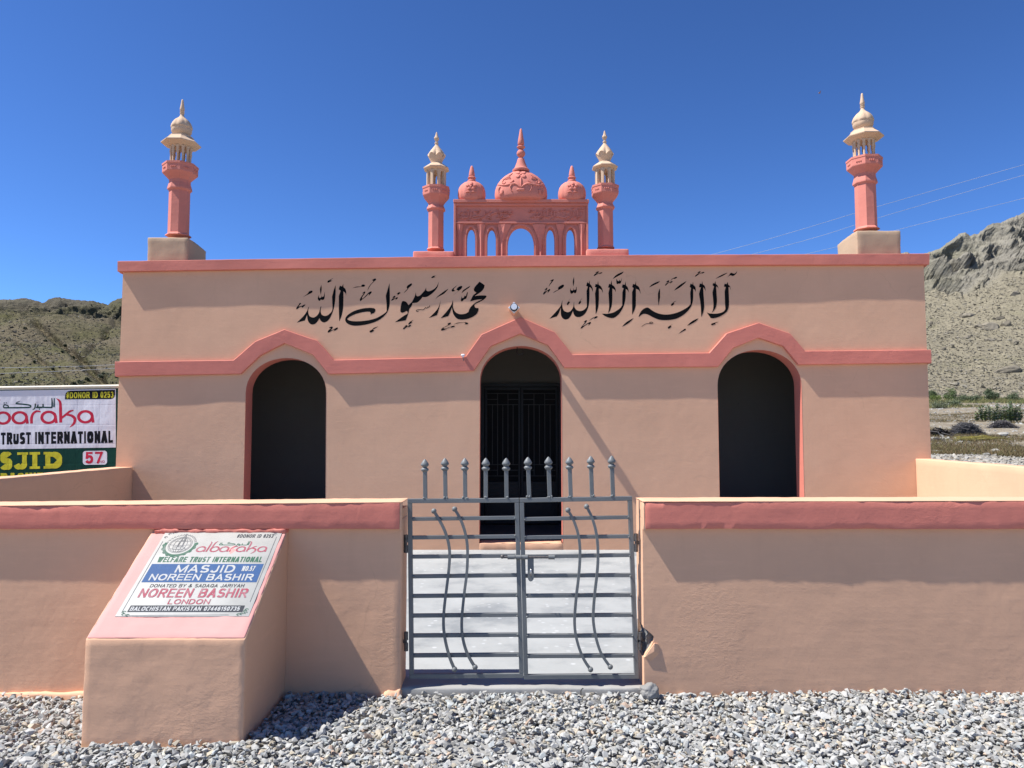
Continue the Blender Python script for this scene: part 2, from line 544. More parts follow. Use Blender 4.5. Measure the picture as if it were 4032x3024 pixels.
class Lift:
    """maps 2D print to the surface; every stroke sits a hair above the one before"""
    def __init__(s, f, step=0.00004):
        s.f = f; s.k = 0; s.step = step
    def next(s):
        s.k += 1
        return lambda x, y, h=s.k * s.step: s.f(x, y, h)
def _arc(cx, cy, rx, ry, a0, a1, n=9):
    return [(cx + rx * math.cos(math.radians(a0 + (a1 - a0) * i / n)), cy + ry * math.sin(math.radians(a0 + (a1 - a0) * i / n))) for i in range(n + 1)]
LETTERS = {
 'A': (.72, [[(0, 0), (.5, 1)], [(.5, 1), (1, 0)], [(.2, .3), (.8, .3)]]),
 'B': (.68, [[(0, 0), (0, 1)], [(0, 1), (.55, 1)] + _arc(.6, .765, .36, .235, 90, -90) + [(0, .53)], [(.5, .53)] + _arc(.62, .265, .38, .265, 90, -90) + [(0, 0)]]),
 'C': (.72, [_arc(.5, .5, .5, .5, 48, 312, 16)]),
 'D': (.70, [[(0, 0), (0, 1)], [(0, 1), (.45, 1)] + _arc(.45, .5, .55, .5, 90, -90, 12) + [(0, 0)]]),
 'E': (.62, [[(0, 0), (0, 1)], [(0, 1), (1, 1)], [(0, .52), (.92, .52)], [(0, 0), (1, 0)]]),
 'F': (.58, [[(0, 0), (0, 1)], [(0, 1), (1, 1)], [(0, .5), (.88, .5)]]),
 'H': (.68, [[(0, 0), (0, 1)], [(1, 0), (1, 1)], [(0, .52), (1, .52)]]),
 'I': (.24, [[(.5, 0), (.5, 1)]]),
 'J': (.55, [[(1, 1), (1, .32)] + _arc(.5, .3, .5, .3, 0, -165, 9)]),
 'K': (.70, [[(0, 0), (0, 1)], [(0, .38), (1, 1)], [(.35, .6), (1, 0)]]),
 'L': (.56, [[(0, 0), (0, 1)], [(0, 0), (1, 0)]]),
 'M': (.84, [[(0, 0), (0, 1)], [(0, 1), (.5, .05)], [(.5, .05), (1, 1)], [(1, 1), (1, 0)]]),
 'N': (.70, [[(0, 0), (0, 1)], [(0, 1), (1, 0)], [(1, 0), (1, 1)]]),
 'O': (.78, [_arc(.5, .5, .5, .5, 0, 360, 20)]),
 'P': (.65, [[(0, 0), (0, 1)], [(0, 1), (.55, 1)] + _arc(.6, .735, .4, .265, 90, -90) + [(0, .47)]]),
 'Q': (.78, [_arc(.5, .5, .5, .5, 0, 360, 20), [(.6, .25), (1, -.04)]]),
 'R': (.70, [[(0, 0), (0, 1)], [(0, 1), (.55, 1)] + _arc(.58, .75, .4, .25, 90, -90) + [(0, .5)], [(.5, .5), (1, 0)]]),
 'S': (.66, [_arc(.5, .75, .46, .25, 25, 250, 10) + [(.55, .5)] + _arc(.5, .25, .5, .25, 70, -155, 10)]),
 'T': (.62, [[(.5, 0), (.5, 1)], [(0, 1), (1, 1)]]),
 'U': (.70, [[(0, 1), (0, .32)] + _arc(.5, .32, .5, .32, 180, 360, 10) + [(1, 1)]]),
 'W': (.98, [[(0, 1), (.26, 0)], [(.26, 0), (.5, .95)], [(.5, .95), (.74, 0)], [(.74, 0), (1, 1)]]),
 'Y': (.68, [[(0, 1), (.5, .45)], [(1, 1), (.5, .45)], [(.5, .45), (.5, 0)]]),
 '&': (.74, [[(1, 0), (.28, .72)] + _arc(.45, .82, .2, .18, 200, -40, 8) + [(.2, .42)] + _arc(.36, .24, .36, .24, 130, 330, 9) + [(1, .42)]]),
 '#': (.62, [[(.28, 0), (.42, 1)], [(.62, 0), (.76, 1)], [(.02, .66), (1, .66)], [(0, .33), (.96, .33)]]),
 '.': (.16, [[(.5, 0), (.5, .06)]]),
 '0': (.58, [_arc(.5, .5, .5, .5, 0, 360, 18)]),
 '1': (.40, [[(.75, 0), (.75, 1)], [(.75, 1), (.1, .74)]]),
 '2': (.58, [_arc(.5, .72, .48, .28, 165, -35, 9) + [(0, 0)], [(0, 0), (1, 0)]]),
 '3': (.58, [_arc(.48, .76, .44, .24, 160, -90, 9), _arc(.48, .26, .5, .26, 90, -160, 9)]),
 '4': (.60, [[(.74, 0), (.74, 1)], [(.74, 1), (0, .3)], [(0, .3), (1, .3)]]),
 '5': (.58, [[(.9, 1), (.16, 1)], [(.16, 1), (.08, .5)], [(.08, .5)] + _arc(.48, .33, .5, .33, 110, -155, 10)]),
 '6': (.58, [_arc(.5, .31, .48, .31, 0, 360, 14), [(.02, .34)] + _arc(.55, .55, .52, .45, 180, 50, 9)]),
 '7': (.56, [[(0, 1), (1, 1)], [(1, 1), (.32, 0)]]),
}
def put_text(mb, s, x0, x1, ybot, ytop, to3d, bold=0.02, shear=0.0, slope=0.0):
    """block lettering drawn stroke by stroke into the box x0..x1, ybot..ytop (y up)"""
    H = ytop - ybot
    gap = 0.13
    adv = [0.34 if ch == ' ' else LETTERS[ch][0] for ch in s]
    total = sum(adv) + gap * (len(s) - 1)
    unit = (x1 - x0) / total
    t = H * (0.125 + 1.45 * bold)
    X = x0
    for ch, a in zip(s, adv):
        w_ = a * unit
        if ch != ' ':
            tx = min(t, w_ * (0.9 if ch in 'I.' else 0.42))
            for pl in LETTERS[ch][1]:
                pts = [(X + tx / 2 + u * (w_ - tx), ybot + t / 2 + v * (H - t)) for u, v in pl]
                straight = len(pts) == 2
                if straight:      # run straight strokes out to the edge of the letter box
                    p, q = Vector(pts[0]), Vector(pts[1])
                    d = (q - p).normalized() * (t * 0.5 if abs((q - p).normalized().x) < 0.95 else tx * 0.5)
                    pts = [tuple(p - d), tuple(q + d)]
                wd = []
                for i in range(len(pts)):
                    d = Vector(pts[min(i + 1, len(pts) - 1)]) - Vector(pts[max(i - 1, 0)])
                    d.normalize()
                    wd.append(tx * abs(d.y) + t * 0.92 * abs(d.x) if not straight or abs(d.x) > 0.95 or abs(d.y) > 0.95 else min(t, tx * 1.05))
                closed = (Vector(pts[0]) - Vector(pts[-1])).length < 1e-6
                if closed:
                    wd[0] = wd[-1] = tx
                pts = [(px_ + shear * (py_ - ybot), py_ + slope * (px_ - x0)) for px_, py_ in pts]
                stroke(mb, pts, wd, to3d, 1)
        X += w_ + gap * unit
# ================================================================== the mosque
YF = 10.2            # plane of the facade
ZFL = 0.045          # yard floor
mosque = thing('mosque', 'peach single storey village mosque with pink bands, three arches and four small minarets', 'mosque', (0.15, YF, 0))

def FP(px, py, Y=YF):
    p = P(px, py, Y)
    return (p.x, p.z)
WL_T, WL_B = FP(484, 1075)[0], FP(456, 1834)[0]
WR_T, WR_B = FP(3637, 1047)[0], FP(3666, 1803)[0]
ZTOP = 3.98
def arch_loop(xl_t, xl_b, xr_t, xr_b, ztop, zspring, zbot, n=22):
    """outline: bottom left, up, over, down"""
    pts = [(xl_b, zbot)]
    cx = (xl_t + xr_t) / 2; rx = (xr_t - xl_t) / 2; rz = ztop - zspring
    for i in range(n + 1):
        a = math.pi - math.pi * i / n
        pts.append((cx + rx * math.cos(a), zspring + rz * math.sin(a) ** 0.92))
    pts.append((xr_b, zbot))
    return pts
ZSILL = 0.135
AL = arch_loop(FP(967.5, 1553)[0], FP(957, 2050)[0], FP(1284, 1540)[0], FP(1282, 2050)[0], FP(1126, 1410)[1], FP(1126, 1549)[1], ZSILL)
AC = arch_loop(FP(1890, 1512)[0], FP(1887, 2144)[0], FP(2211.5, 1501)[0], FP(2215.7, 2139)[0], FP(2048, 1362.5)[1], FP(2048, 1500)[1], ZSILL)
AR = arch_loop(FP(2825.6, 1528)[0], FP(2835, 2050)[0], FP(3155.6, 1522)[0], FP(3169, 2050)[0], FP(2988, 1378)[1], FP(2988, 1520)[1], ZSILL)
WT = 0.26            # facade thickness

# front wall, pierced by the arches
mb = MB()
outer = [(WL_B, -0.05), (WR_B, -0.05), (WR_T, ZTOP), (WL_T, ZTOP)]
flat_poly(mb, [outer, AL, AC, AR], lambda x, z: Vector((x, YF, z)))
flat_poly(mb, [outer, AL, AC, AR], lambda x, z: Vector((x, YF + WT, z)))
mb.build('front_wall', 'peach', mosque)
# painted reveals of the three arches
for lp in (AL, AC, AR):
    mb = MB()
    vs = []; fs = []
    n = len(lp)
    for (x, z) in lp:
        vs.append((x, YF - 0.002, z)); vs.append((x, YF + WT + 0.002, z))
    for i in range(n - 1):
        fs.append((2 * i, 2 * i + 2, 2 * i + 3, 2 * i + 1))
    mb.add(vs, fs)
    mb.build('arch_reveal', 'pink', mosque, smooth=40)
    mb = MB()
    rough_box(mb, box8(lp[0][0] + 0.002, lp[-1][0] - 0.002, YF - 0.006, YF + WT + 0.03, ZFL - 0.02, ZSILL), 0.06, 0.008, 6, 0.012)
    mb.build('door_sill', 'peach', mosque, smooth=50)
# remaining shell: side walls, back wall, roof, veranda
YB = 17.4; YI = 12.40
mb = MB()
for xa, xb_ in ((WL_B, WL_T), (WR_B, WR_T)):
    s = 1 if xa < 0 else -1
    c = [[[(xa + q * s * 0.25, y, -0.05), (xb_ + q * s * 0.25, y, ZTOP)] for y in (YF + 0.004, YB)] for q in (0, 1)]
    mb = MB(); mb.hexa(c); mb.build('side_wall', 'peach', mosque)
mb = MB(); mb.box(WL_B + 0.26, WR_B - 0.26, YB - 0.25, YB - 0.003, -0.05, ZTOP); mb.build('back_wall', 'peach', mosque)
mb = MB(); mb.box(WL_T + 0.26, WR_T - 0.26, YF + WT + 0.004, YB - 0.26, 3.62, 3.80); mb.build('roof', 'floor', mosque)
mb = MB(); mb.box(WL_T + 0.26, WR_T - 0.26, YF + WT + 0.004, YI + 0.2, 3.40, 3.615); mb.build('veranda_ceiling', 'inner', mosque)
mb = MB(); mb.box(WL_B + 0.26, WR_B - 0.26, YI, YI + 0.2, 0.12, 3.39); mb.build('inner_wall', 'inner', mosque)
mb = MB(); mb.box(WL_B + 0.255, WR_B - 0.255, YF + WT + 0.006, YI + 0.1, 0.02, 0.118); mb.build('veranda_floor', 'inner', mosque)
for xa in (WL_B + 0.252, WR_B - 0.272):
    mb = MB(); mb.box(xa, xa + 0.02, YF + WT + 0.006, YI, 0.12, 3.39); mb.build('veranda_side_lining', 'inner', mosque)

# iron double door in the inner wall
Z = zoomer(1820, 1320, 0.51864, YI - 0.03)
door = thing('door', None, None, (0.15, YI, 0.12), parent=None)
door.parent = mosque; door.location = Vector((0.15, YI, 0.12)) - mosque.location
def drect(mb, x0, x1, y0, y1, yf, d):
    a, b = Z(x0, y0), Z(x1, y1)
    mb.box(a.x, b.x, yf - d, yf, b.z, a.z)
YD = YI - 0.004
zb = 0.125
def dz(y): return Z(0, y).z
a, b_ = Z(145, 368), Z(752, 368)
mb = MB()
mb.box(a.x, b_.x, YD - 0.06, YD, a.z - 0.05, a.z)
mb.box(a.x, a.x + 0.05, YD - 0.06, YD, zb, a.z - 0.052); mb.box(b_.x - 0.05, b_.x, YD - 0.06, YD, zb, a.z - 0.052)
mb.build('door_frame', 'door_metal', door)
mb = MB(); mb.box(a.x + 0.05, b_.x - 0.05, YD - 0.008, YD - 0.002, zb, a.z - 0.05); mb.build('unlit_room_sheet', 'door_void', door)  # added backing sheet, its black stands in for the room's darkness
for (lx0, lx1) in ((176, 441), (447, 722)):
    x0, x1 = Z(lx0, 0).x, Z(lx1, 0).x
    ztop = a.z - 0.06; zmid = dz(1112)
    mb = MB()
    mb.box(x0, x1, YD - 0.05, YD - 0.012, ztop - 0.045, ztop)
    mb.box(x0, x0 + 0.035, YD - 0.05, YD - 0.012, zb + 0.02, ztop - 0.047); mb.box(x1 - 0.035, x1, YD - 0.05, YD - 0.012, zb + 0.02, ztop - 0.047)
    mb.box(x0 + 0.036, x1 - 0.036, YD - 0.05, YD - 0.012, zmid - 0.05, zmid)
    mb.box(x0 + 0.036, x1 - 0.036, YD - 0.05, YD - 0.012, zb + 0.02, zb + 0.09)
    mb.box(x0 + 0.036, x1 - 0.036, YD - 0.05, YD - 0.012, zb + 0.42, zb + 0.47)
    mb.build('leaf_frame', 'door_metal', door, bevel=0.003)
    for zz0, zz1 in ((zb + 0.09, zb + 0.42), (zb + 0.47, zmid - 0.05)):
        mb = MB(); mb.box(x0 + 0.037, x1 - 0.037, YD - 0.03, YD - 0.014, zz0 + 0.001, zz1 - 0.001)
        mb.box(x0 + 0.09, x1 - 0.09, YD - 0.040, YD - 0.031, zz0 + 0.06, zz1 - 0.06)
        mb.build('door_panel', 'door_metal', door, bevel=0.003)
    xs = [x0 + 0.035 + (x1 - x0 - 0.07) * k / 6 for k in range(7)]
    hz = [dz(442), dz(487), dz(527), dz(982), dz(1025), dz(1068)]
    yb = YD - 0.034
    def bar_(p, q):
        m_ = MB(); m_.bar(p, q, 0.012, 0.012); m_.build('door_bar', 'door_bar', door)
    for zz in (hz[0], hz[2], hz[3], hz[5]):
        bar_((x0 + 0.036, yb, zz), (x1 - 0.036, yb, zz))
    for zz in (hz[1], hz[4]):
        bar_((x0 + 0.036, yb, zz), (xs[2], yb, zz)); bar_((xs[4], yb, zz), (x1 - 0.036, yb, zz))
    for k in range(1, 6):
        bar_((xs[k], yb + 0.013, hz[3]), (xs[k], yb + 0.013, hz[2]))
    for k in (2, 4):
        bar_((xs[k], yb + 0.013, hz[2]), (xs[k], yb + 0.013, hz[0])); bar_((xs[k], yb + 0.013, hz[5]), (xs[k], yb + 0.013, hz[3]))

# bands swept along the facade (front face pink)
def sweep_band(name, top, bot, Y0, depth, mat, amp=0.004, ext=0.0):
    """top/bot: lists of photo points of the front face edges, matched one to one"""
    Yb = Y0 - depth
    T = [P(x, y, Yb) for x, y in top]; B = [P(x, y, Yb) for x, y in bot]
    vs = []; fs = []
    rows = []
    for i in range(len(T) - 1):
        n = max(2, int((T[i + 1] - T[i]).length / 0.10))
        for k in range(n + (1 if i == len(T) - 2 else 0)):
            t = k / n
            rows.append((T[i].lerp(T[i + 1], t), B[i].lerp(B[i + 1], t)))
    e = 0.006
    for (a, b) in rows:
        w1 = fractal(a, 0.8) * amp * 2.0 + fractal(a, 9) * amp * 0.25
        w2 = fractal(b + Vector((3, 7, 1)), 0.55) * amp * 4.0 + fractal(b, 8) * amp * 0.25
        za = fractal(a + Vector((5, 1, 2)), 6) * amp * 0.8; zb_ = fractal(b + Vector((1, 8, 2)), 7) * amp * 0.8
        d = (b - a).normalized()
        h = (b - a).length
        pts = [(a.x, Y0 + 0.05, a.z + za), (a.x, Yb + e + w1, a.z + za)]
        for q, yy in ((0.03, w1), (0.35, w1 * 0.6 + w2 * 0.3 + fractal(a * 1.0 + Vector((0, 0, 5)), 5) * amp), (0.65, w2 * 0.6 + w1 * 0.3 + fractal(b + Vector((0, 4, 5)), 5) * amp), (0.97, w2)):
            p = a + d * (h * q)
            pts.append((p.x, Yb + yy, p.z + za * (1 - q) + zb_ * q))
        pts += [(b.x, Yb + e + w2, b.z + zb_), (b.x, Y0 + 0.05, b.z + zb_)]
        vs += pts
    m = 8
    for i in range(len(rows) - 1):
        for k in range(m - 1):
            fs.append((i * m + k, i * m + k + 1, (i + 1) * m + k + 1, (i + 1) * m + k))
        fs.append((i * m + m - 1, i * m, (i + 1) * m, (i + 1) * m + m - 1))
    fs.append(tuple(range(m))[::-1]); fs.append(tuple((len(rows) - 1) * m + k for k in range(m)))
    mb = MB(); mb.add(vs, fs)
    return mb.build(name, mat, mosque, smooth=28)
sweep_band('cornice', [(463, 1028), (1100, 1018.5), (2050, 1005.5), (3000, 1001.5), (3660, 998)],
           [(463, 1069), (1100, 1058.5), (2050, 1049), (3000, 1043), (3659, 1041)], YF, 0.064, 'pink', 0.0022)
sweep_band('arch_band',
           [(452, 1424), (919, 1418), (1004.6, 1344), (1119, 1297), (1249, 1341), (1315.6, 1417), (1832, 1406), (1895.5, 1317), (2049.7, 1248), (2185, 1308), (2254, 1395.5), (2793.5, 1389), (2862, 1312), (2988, 1270), (3112, 1313), (3171, 1382), (3666, 1377)],
           [(452, 1481), (946, 1472), (1024, 1399), (1119, 1351), (1231, 1397), (1292, 1473), (1865, 1460), (1931.5, 1364), (2048, 1314), (2157, 1359), (2222, 1448), (2828, 1444), (2887.5, 1370.6), (2988, 1330), (3084.6, 1363), (3144, 1436), (3667, 1429)], YF, 0.053, 'pink', 0.0020)
# returns of the cornice along the sides
for x0, x1 in ((WL_T - 0.075, WL_T - 0.002), (WR_T + 0.002, WR_T + 0.075)):
    mb = MB(); mb.box(x0, x1, YF + 0.052, YB, P(3659 if x0 > 0 else 463, 1041 if x0 > 0 else 1068, YF - 0.06).z, P(3659 if x0 > 0 else 463, 998 if x0 > 0 else 1028, YF - 0.06).z); mb.build('cornice_return', 'pink', mosque)
    mb = MB(); mb.box(x0, x1, YF + 0.052, YB, P(3667 if x0 > 0 else 452, 1429 if x0 > 0 else 1481, YF - 0.05).z, P(3667 if x0 > 0 else 452, 1377 if x0 > 0 else 1424, YF - 0.05).z); mb.build('band_return', 'pink', mosque)

# ------------------------------------------------------------------ painted inscription
CAL = []
def cal(ox, oy, s, items):
    for it in items: CAL.append((ox, oy, s, it))
cal(1140, 1070, .15672, [
 "183,1278! 385,1225! 440,1085! 455,1200 490,1280 560,1325 640,1310 710,1240 750,1165! 780,1225 830,1265 890,1270 970,1225 1040,1120 1085,1010 1125,870 1150,700 1160,500 1157,335! 1115,450 1068,620! 1075,800 1072,970 1000,1060 930,1105 860,1105 805,1070 783,1000 783,950 800,870! 780,880 760,960 740,1030 690,1100 620,1145 560,1145 500,1110 475,1050 468,980 490,875! 475,890 440,985 370,1090 280,1185",
 "1250,1250! 1240,1000 1238,610! 1285,475! 1233,440! 1265,350! 1320,370! 1350,300! 1358,385 1400,430 1422,490 1422,600! 1405,540 1355,495! 1355,700 1348,900 1310,1100",
 "950,262 965,225 1000,210 1110,150! 1025,218! 1075,225! 1000,265 965,275",
 "715,700 712,650 738,580! 738,640 765,660 795,640 800,585! 812,625 840,630 862,600 880,500! 885,600 870,690 825,712 790,700 760,735",
 "800,325! 808,440 785,590! 765,440",
 "340,640! 440,560 480,520! 470,515 520,480 575,480 570,520 520,550 430,590",
 "165,945! 175,900 250,810! 215,825! 265,785 290,790 270,820 225,875! 300,860 395,820 385,850 340,890 300,920! 315,885 260,890 200,935",
 "960,1525 970,1480 1040,1420! 985,1410! 1040,1380 1085,1385 1080,1420 1025,1480! 1100,1450 1180,1405 1215,1405 1205,1440 1160,1470 1090,1500! 1130,1460 1060,1485 990,1525"])
cal(1340, 1070, .15672, [
 "1235,285! 1243,500 1242,800 1215,930 1165,1040 1050,1160 900,1250 700,1315 500,1350 350,1355 220,1325 145,1270 122,1210 140,1140 210,1065 350,985 550,925 720,907 840,915 880,945 880,985 850,1035 795,1055 755,1083! 765,1050 745,1005! 650,1003 500,1030 330,1085 220,1145 170,1190! 230,1225 350,1243 520,1240 720,1215 900,1165 1050,1085 1150,1010 1165,980! 1160,800 1143,600! 1190,440",
 "300,412! 400,375 530,370! 535,330 600,322 622,345 600,375 520,380 400,395",
 "675,490! 720,370 835,235! 795,210! 850,175 895,175 895,205 850,245 760,340",
 "490,715 500,670 590,540! 545,548! 600,500 628,505 615,545 550,640 545,680! 610,630 700,535 750,498 790,500 775,540 710,605! 720,555 640,630 560,690 510,735",
 "1278,735! 1290,695 1345,650! 1305,655! 1350,608 1385,610 1375,640 1325,690! 1400,650 1445,645 1430,680 1370,720! 1395,675 1330,710",
 "1415,605! 1450,570! 1415,560! 1460,520 1510,520 1490,555",
 "735,1510 745,1480 795,1455 840,1410 960,1372! 880,1420 815,1455! 855,1478! 810,1510 770,1525"])
cal(1540, 1070, .15674, [
 "1198,250! 1170,380 1100,480 1000,570 900,630 830,640 790,635! 740,700 660,770 580,785 540,785! 525,840 455,935! 440,1020 400,1140 365,1220! 95,1268! 200,1190 330,1100 410,1050 412,1005 390,985 330,1015 270,1028 235,1000 235,930 250,830 280,745 320,735 380,760 420,810 435,840! 490,790 530,745 560,690 600,600 620,510! 632,590 660,615 720,600 790,530 850,460 878,395! 885,460 920,490 1000,475 1090,425 1150,360",
 "1248,700! 1220,860 1180,1010 1150,1092! 945,1162! 1040,1075 1130,980 1190,890 1225,790",
 "1012,158 1030,120 1080,100 1150,80! 1095,105 1095,130! 1140,128! 1080,145",
 "310,545! 350,490 410,425 390,400 410,350 500,295 525,300 515,340 450,400 430,425 390,475",
 "430,1325! 440,1290 490,1245 570,1210! 520,1250 510,1275! 545,1275! 490,1300 450,1325",
 "295,1445! 310,1410 365,1370! 325,1375! 380,1342 410,1345 395,1375 355,1405! 430,1355 500,1335 495,1360 415,1410! 440,1375 385,1400 320,1445",
 ("S", 15, [(690, 990), (660, 1000), (632, 985), (650, 960), (740, 950), (800, 955), (845, 925), (865, 895), (885, 915), (915, 905), (925, 880), (940, 892), (962, 880), (972, 845)])])
cal(1700, 1080, .14467, [
 "1300,200! 1440,295! 1425,370 1370,450 1280,520 1165,595! 1260,580 1400,575 1490,590 1470,640 1400,700 1280,765 1200,800 1165,830 1165,870 1195,910 1272,918! 1265,1000 1220,1080 1130,1150 1000,1205 850,1232 720,1220 640,1160 580,1060 548,900! 520,980 480,1080 445,1140! 240,1195! 340,1090 440,970 510,870 550,790 578,700! 580,780 575,860 600,960 660,1040 750,1082 850,1085 930,1065 1000,1025! 1020,960 1060,890 1140,810 1230,750 1380,680! 1250,690 1130,715 1045,738! 1080,660 1130,570 1215,500! 1160,460 1145,410 1170,350",
 "100,685! 150,610 300,490 455,388! 420,440 330,530 200,600 140,640",
 "540,600! 640,520 720,445 680,430 680,400 720,350 790,318 828,325 825,360 790,410 720,460 620,540",
 "540,440 560,400 600,365 705,290! 650,345 600,400 610,430! 645,445! 600,465 560,470",
 "810,520! 850,440 940,375 1050,310! 1020,360 920,430",
 "815,575! 805,640 790,710 810,738 850,720 880,685 920,675 950,640 985,490! 965,490 945,540 930,590 885,580! 885,610 850,650 820,630",
 "580,1375! 700,1320 850,1303 960,1310 990,1335 970,1360 850,1360! 910,1350 895,1315 780,1320 680,1345",
 "250,1520 270,1480 330,1440 450,1380! 430,1350 470,1325 515,1315 520,1340 480,1375 400,1420 330,1450 325,1475! 390,1475 470,1440 560,1405 625,1405 615,1430 560,1445 500,1460! 540,1425 440,1470 350,1510 275,1533"])
NLEFT = len(CAL)
cal(2120, 1060, .14467, [
 "302,1345! 500,1285! 560,1190 612,1040! 608,1180 625,1280 680,1350 750,1370 820,1345 880,1270 940,1135! 965,1230 1010,1285 1080,1305 1170,1285 1270,1210 1340,1080 1375,950 1390,750 1390,485! 1440,520 1478,620! 1480,540 1450,460 1400,395! 1395,300! 1370,385! 1330,352! 1298,450! 1345,475! 1310,590! 1315,800 1318,1020! 1270,1080 1200,1125 1120,1138 1040,1110 990,1050 970,960 978,880! 960,930 950,1020 900,1110 840,1160 780,1168 700,1130 665,1070 648,960 655,840! 635,900 610,990 520,1110 420,1220",
 "868,505! 862,600 875,655 910,668 950,640 960,625! 985,655 1020,645 1040,590 1040,500 1025,465! 1020,540 1000,560 965,560! 955,500! 945,570 915,580 885,565",
 "968,200! 975,340 952,470! 935,340",
 "388,655! 450,600 540,550 530,520 560,475 660,420 695,430 690,470 640,520 560,560 470,610",
 "272,485! 310,400 360,330! 315,320! 360,290 420,278 400,320 360,370",
 "130,685 140,640 215,560! 160,575! 210,515 245,500! 235,550 180,625! 240,580 300,540 320,545 305,590 240,660! 260,600 200,640 150,690",
 "775,965 790,910 820,870 885,780! 840,850 820,880! 870,885! 830,940 800,975",
 "1090,945 1100,900 1130,860 1190,780! 1150,850 1135,870! 1172,880! 1140,930 1105,955",
 "1145,1615! 1160,1580 1270,1445! 1230,1440! 1290,1390 1320,1395 1300,1440 1220,1530 1200,1560! 1280,1510 1380,1445 1430,1440 1420,1475 1340,1550! 1370,1490 1280,1530 1180,1610",
 "1370,1410! 1450,1340 1530,1295 1600,1278 1612,1300 1570,1330 1495,1360! 1530,1315 1450,1360"])
cal(2320, 1060, .14467, [
 "175,1225! 170,900 158,660! 195,495! 152,485! 175,398! 222,415! 240,318! 258,420! 320,470 360,550 375,650! 330,560 262,520! 265,800 250,1000 220,1130",
 "515,1205! 540,1050 540,900 523,650! 555,505! 512,498! 545,395! 582,410! 608,300! 620,420! 680,470 720,550 718,620! 690,560 630,525! 632,800 615,980 570,1120",
 "345,1210! 500,1215! 650,1180 760,1120 850,1050 898,980! 900,800 905,620! 938,520! 888,495! 910,412! 968,425! 992,325! 998,435! 1050,500 1082,635! 1040,570 995,540! 993,750 975,880 940,1000 880,1120 800,1230 700,1310 620,1330 520,1315 420,1270",
 "1168,1240! 1168,900 1168,620! 1210,515! 1168,485! 1195,400! 1250,415! 1272,320! 1280,430! 1350,480 1380,560 1408,685! 1350,570 1273,535! 1272,800 1265,1000 1230,1120",
 "635,270! 720,170 820,110 940,65! 900,120 790,185",
 "742,260! 738,340 750,395 780,405 805,390 830,398 860,375 880,300 888,220! 870,290 845,325! 820,285! 810,315 785,325",
 "125,180! 135,150 205,95! 165,90! 215,65 262,60 255,85 195,130! 260,105 350,82 350,105 265,135! 280,115 215,140 140,185",
 "885,1570! 1000,1450 1110,1380 1215,1325! 1140,1410 1040,1490"])
cal(2500, 1060, .15672, [
 "95,1205! 110,1140 160,1050 230,990 305,962 350,975 410,1020 500,1075 620,1120 780,1140 950,1120 1100,1075 1250,1000 1340,940 1395,880! 1398,780 1388,600! 1410,475! 1373,440! 1400,360! 1445,385! 1460,312! 1470,395! 1520,450 1530,580! 1510,530 1465,490! 1465,700 1450,830 1410,940 1320,1060 1200,1160 1050,1240 900,1272 740,1280 600,1265 450,1205 340,1145 250,1120 180,1135",
 "628,475! 632,700 595,915! 580,740 582,600",
 "352,460! 420,390 520,335 640,295! 580,350 480,400",
 "980,540! 1040,470 1150,380 1300,295! 1250,360 1120,465",
 "757,412! 770,375 830,325! 785,325! 830,285 862,285 845,325 815,355! 880,320 945,298 935,325 875,365! 890,335 830,360 775,412",
 "885,300! 930,245 990,210 1050,190 1055,215 1000,245! 960,240",
 "905,910 910,880 945,850 980,820 1045,792! 990,830 965,850! 1000,865! 950,905 920,918",
 "825,1480 835,1450 885,1415 960,1375! 910,1410 895,1425! 922,1440! 870,1485 840,1492",
 "1090,1630! 1150,1570 1205,1530 1245,1500 1278,1500 1270,1530 1215,1555",
 "1308,1425! 1380,1350 1470,1285 1600,1230! 1540,1300 1430,1370",
 ("S", 13, [(170, 1440), (240, 1390), (310, 1365), (370, 1365), (400, 1350), (392, 1328), (368, 1335), (378, 1358), (420, 1366), (455, 1355), (440, 1335), (400, 1325)])])
cal(2700, 1060, .14464, [
 "425,1305! 405,950 362,670! 410,495! 360,490! 385,388! 435,405! 450,318! 462,405! 520,465 545,600! 510,530 475,490! 490,750 505,1000 480,1160",
 "700,1205! 745,1100 755,930 728,630! 770,470! 728,435! 745,378! 785,390! 805,315! 820,400! 870,450 895,550! 860,480 828,475! 845,720 850,900 810,1060",
 "570,1170! 620,1195 720,1210 850,1208 960,1185 1040,1145 1080,1085! 1070,900 1060,610! 1090,485! 1038,470! 1060,395! 1112,405! 1145,345! 1155,415! 1205,470 1235,580! 1195,490 1165,490! 1178,800 1175,1000 1130,1140 1030,1230 900,1300 760,1335 680,1330!",
 "805,265! 900,200 1000,145 1130,95! 1125,110 1000,185",
 "1135,215! 1180,165 1215,110 1250,98 1300,120 1340,115 1375,85 1400,45! 1385,105 1340,155 1280,185 1220,165",
 "250,200! 270,165 355,100! 315,95! 370,60 405,62 385,95 335,145! 420,95 505,72 500,95 430,125! 440,105 360,140 270,200",
 "690,1510 710,1480 785,1455 830,1440 905,1438! 800,1465! 820,1490! 750,1515 705,1525"])
def draw_cal(mb, items, to3d):
    for ox, oy, s, it in items:
        f = lambda x, y: to3d(ox + x * s, oy + y * s)
        if isinstance(it, tuple):
            stroke(mb, it[2], it[1], f)
        else:
            flat_poly(mb, [smooth_outline(parse(it), 4)], f)
kf = [0]
def on_wall(px, py):
    return P(px, py, YF - 0.003)
for lab, items in (('left half of the black painted inscription', CAL[:NLEFT]), ('right half of the black painted inscription', CAL[NLEFT:])):
    mb = MB()
    for k, it in enumerate(items):
        draw_cal(mb, [it], lambda x, y, k=k: P(x, y, YF - 0.0007 - 0.00003 * k))
    o = mb.build('inscription', 'black_paint', mosque)
    o['label'] = lab

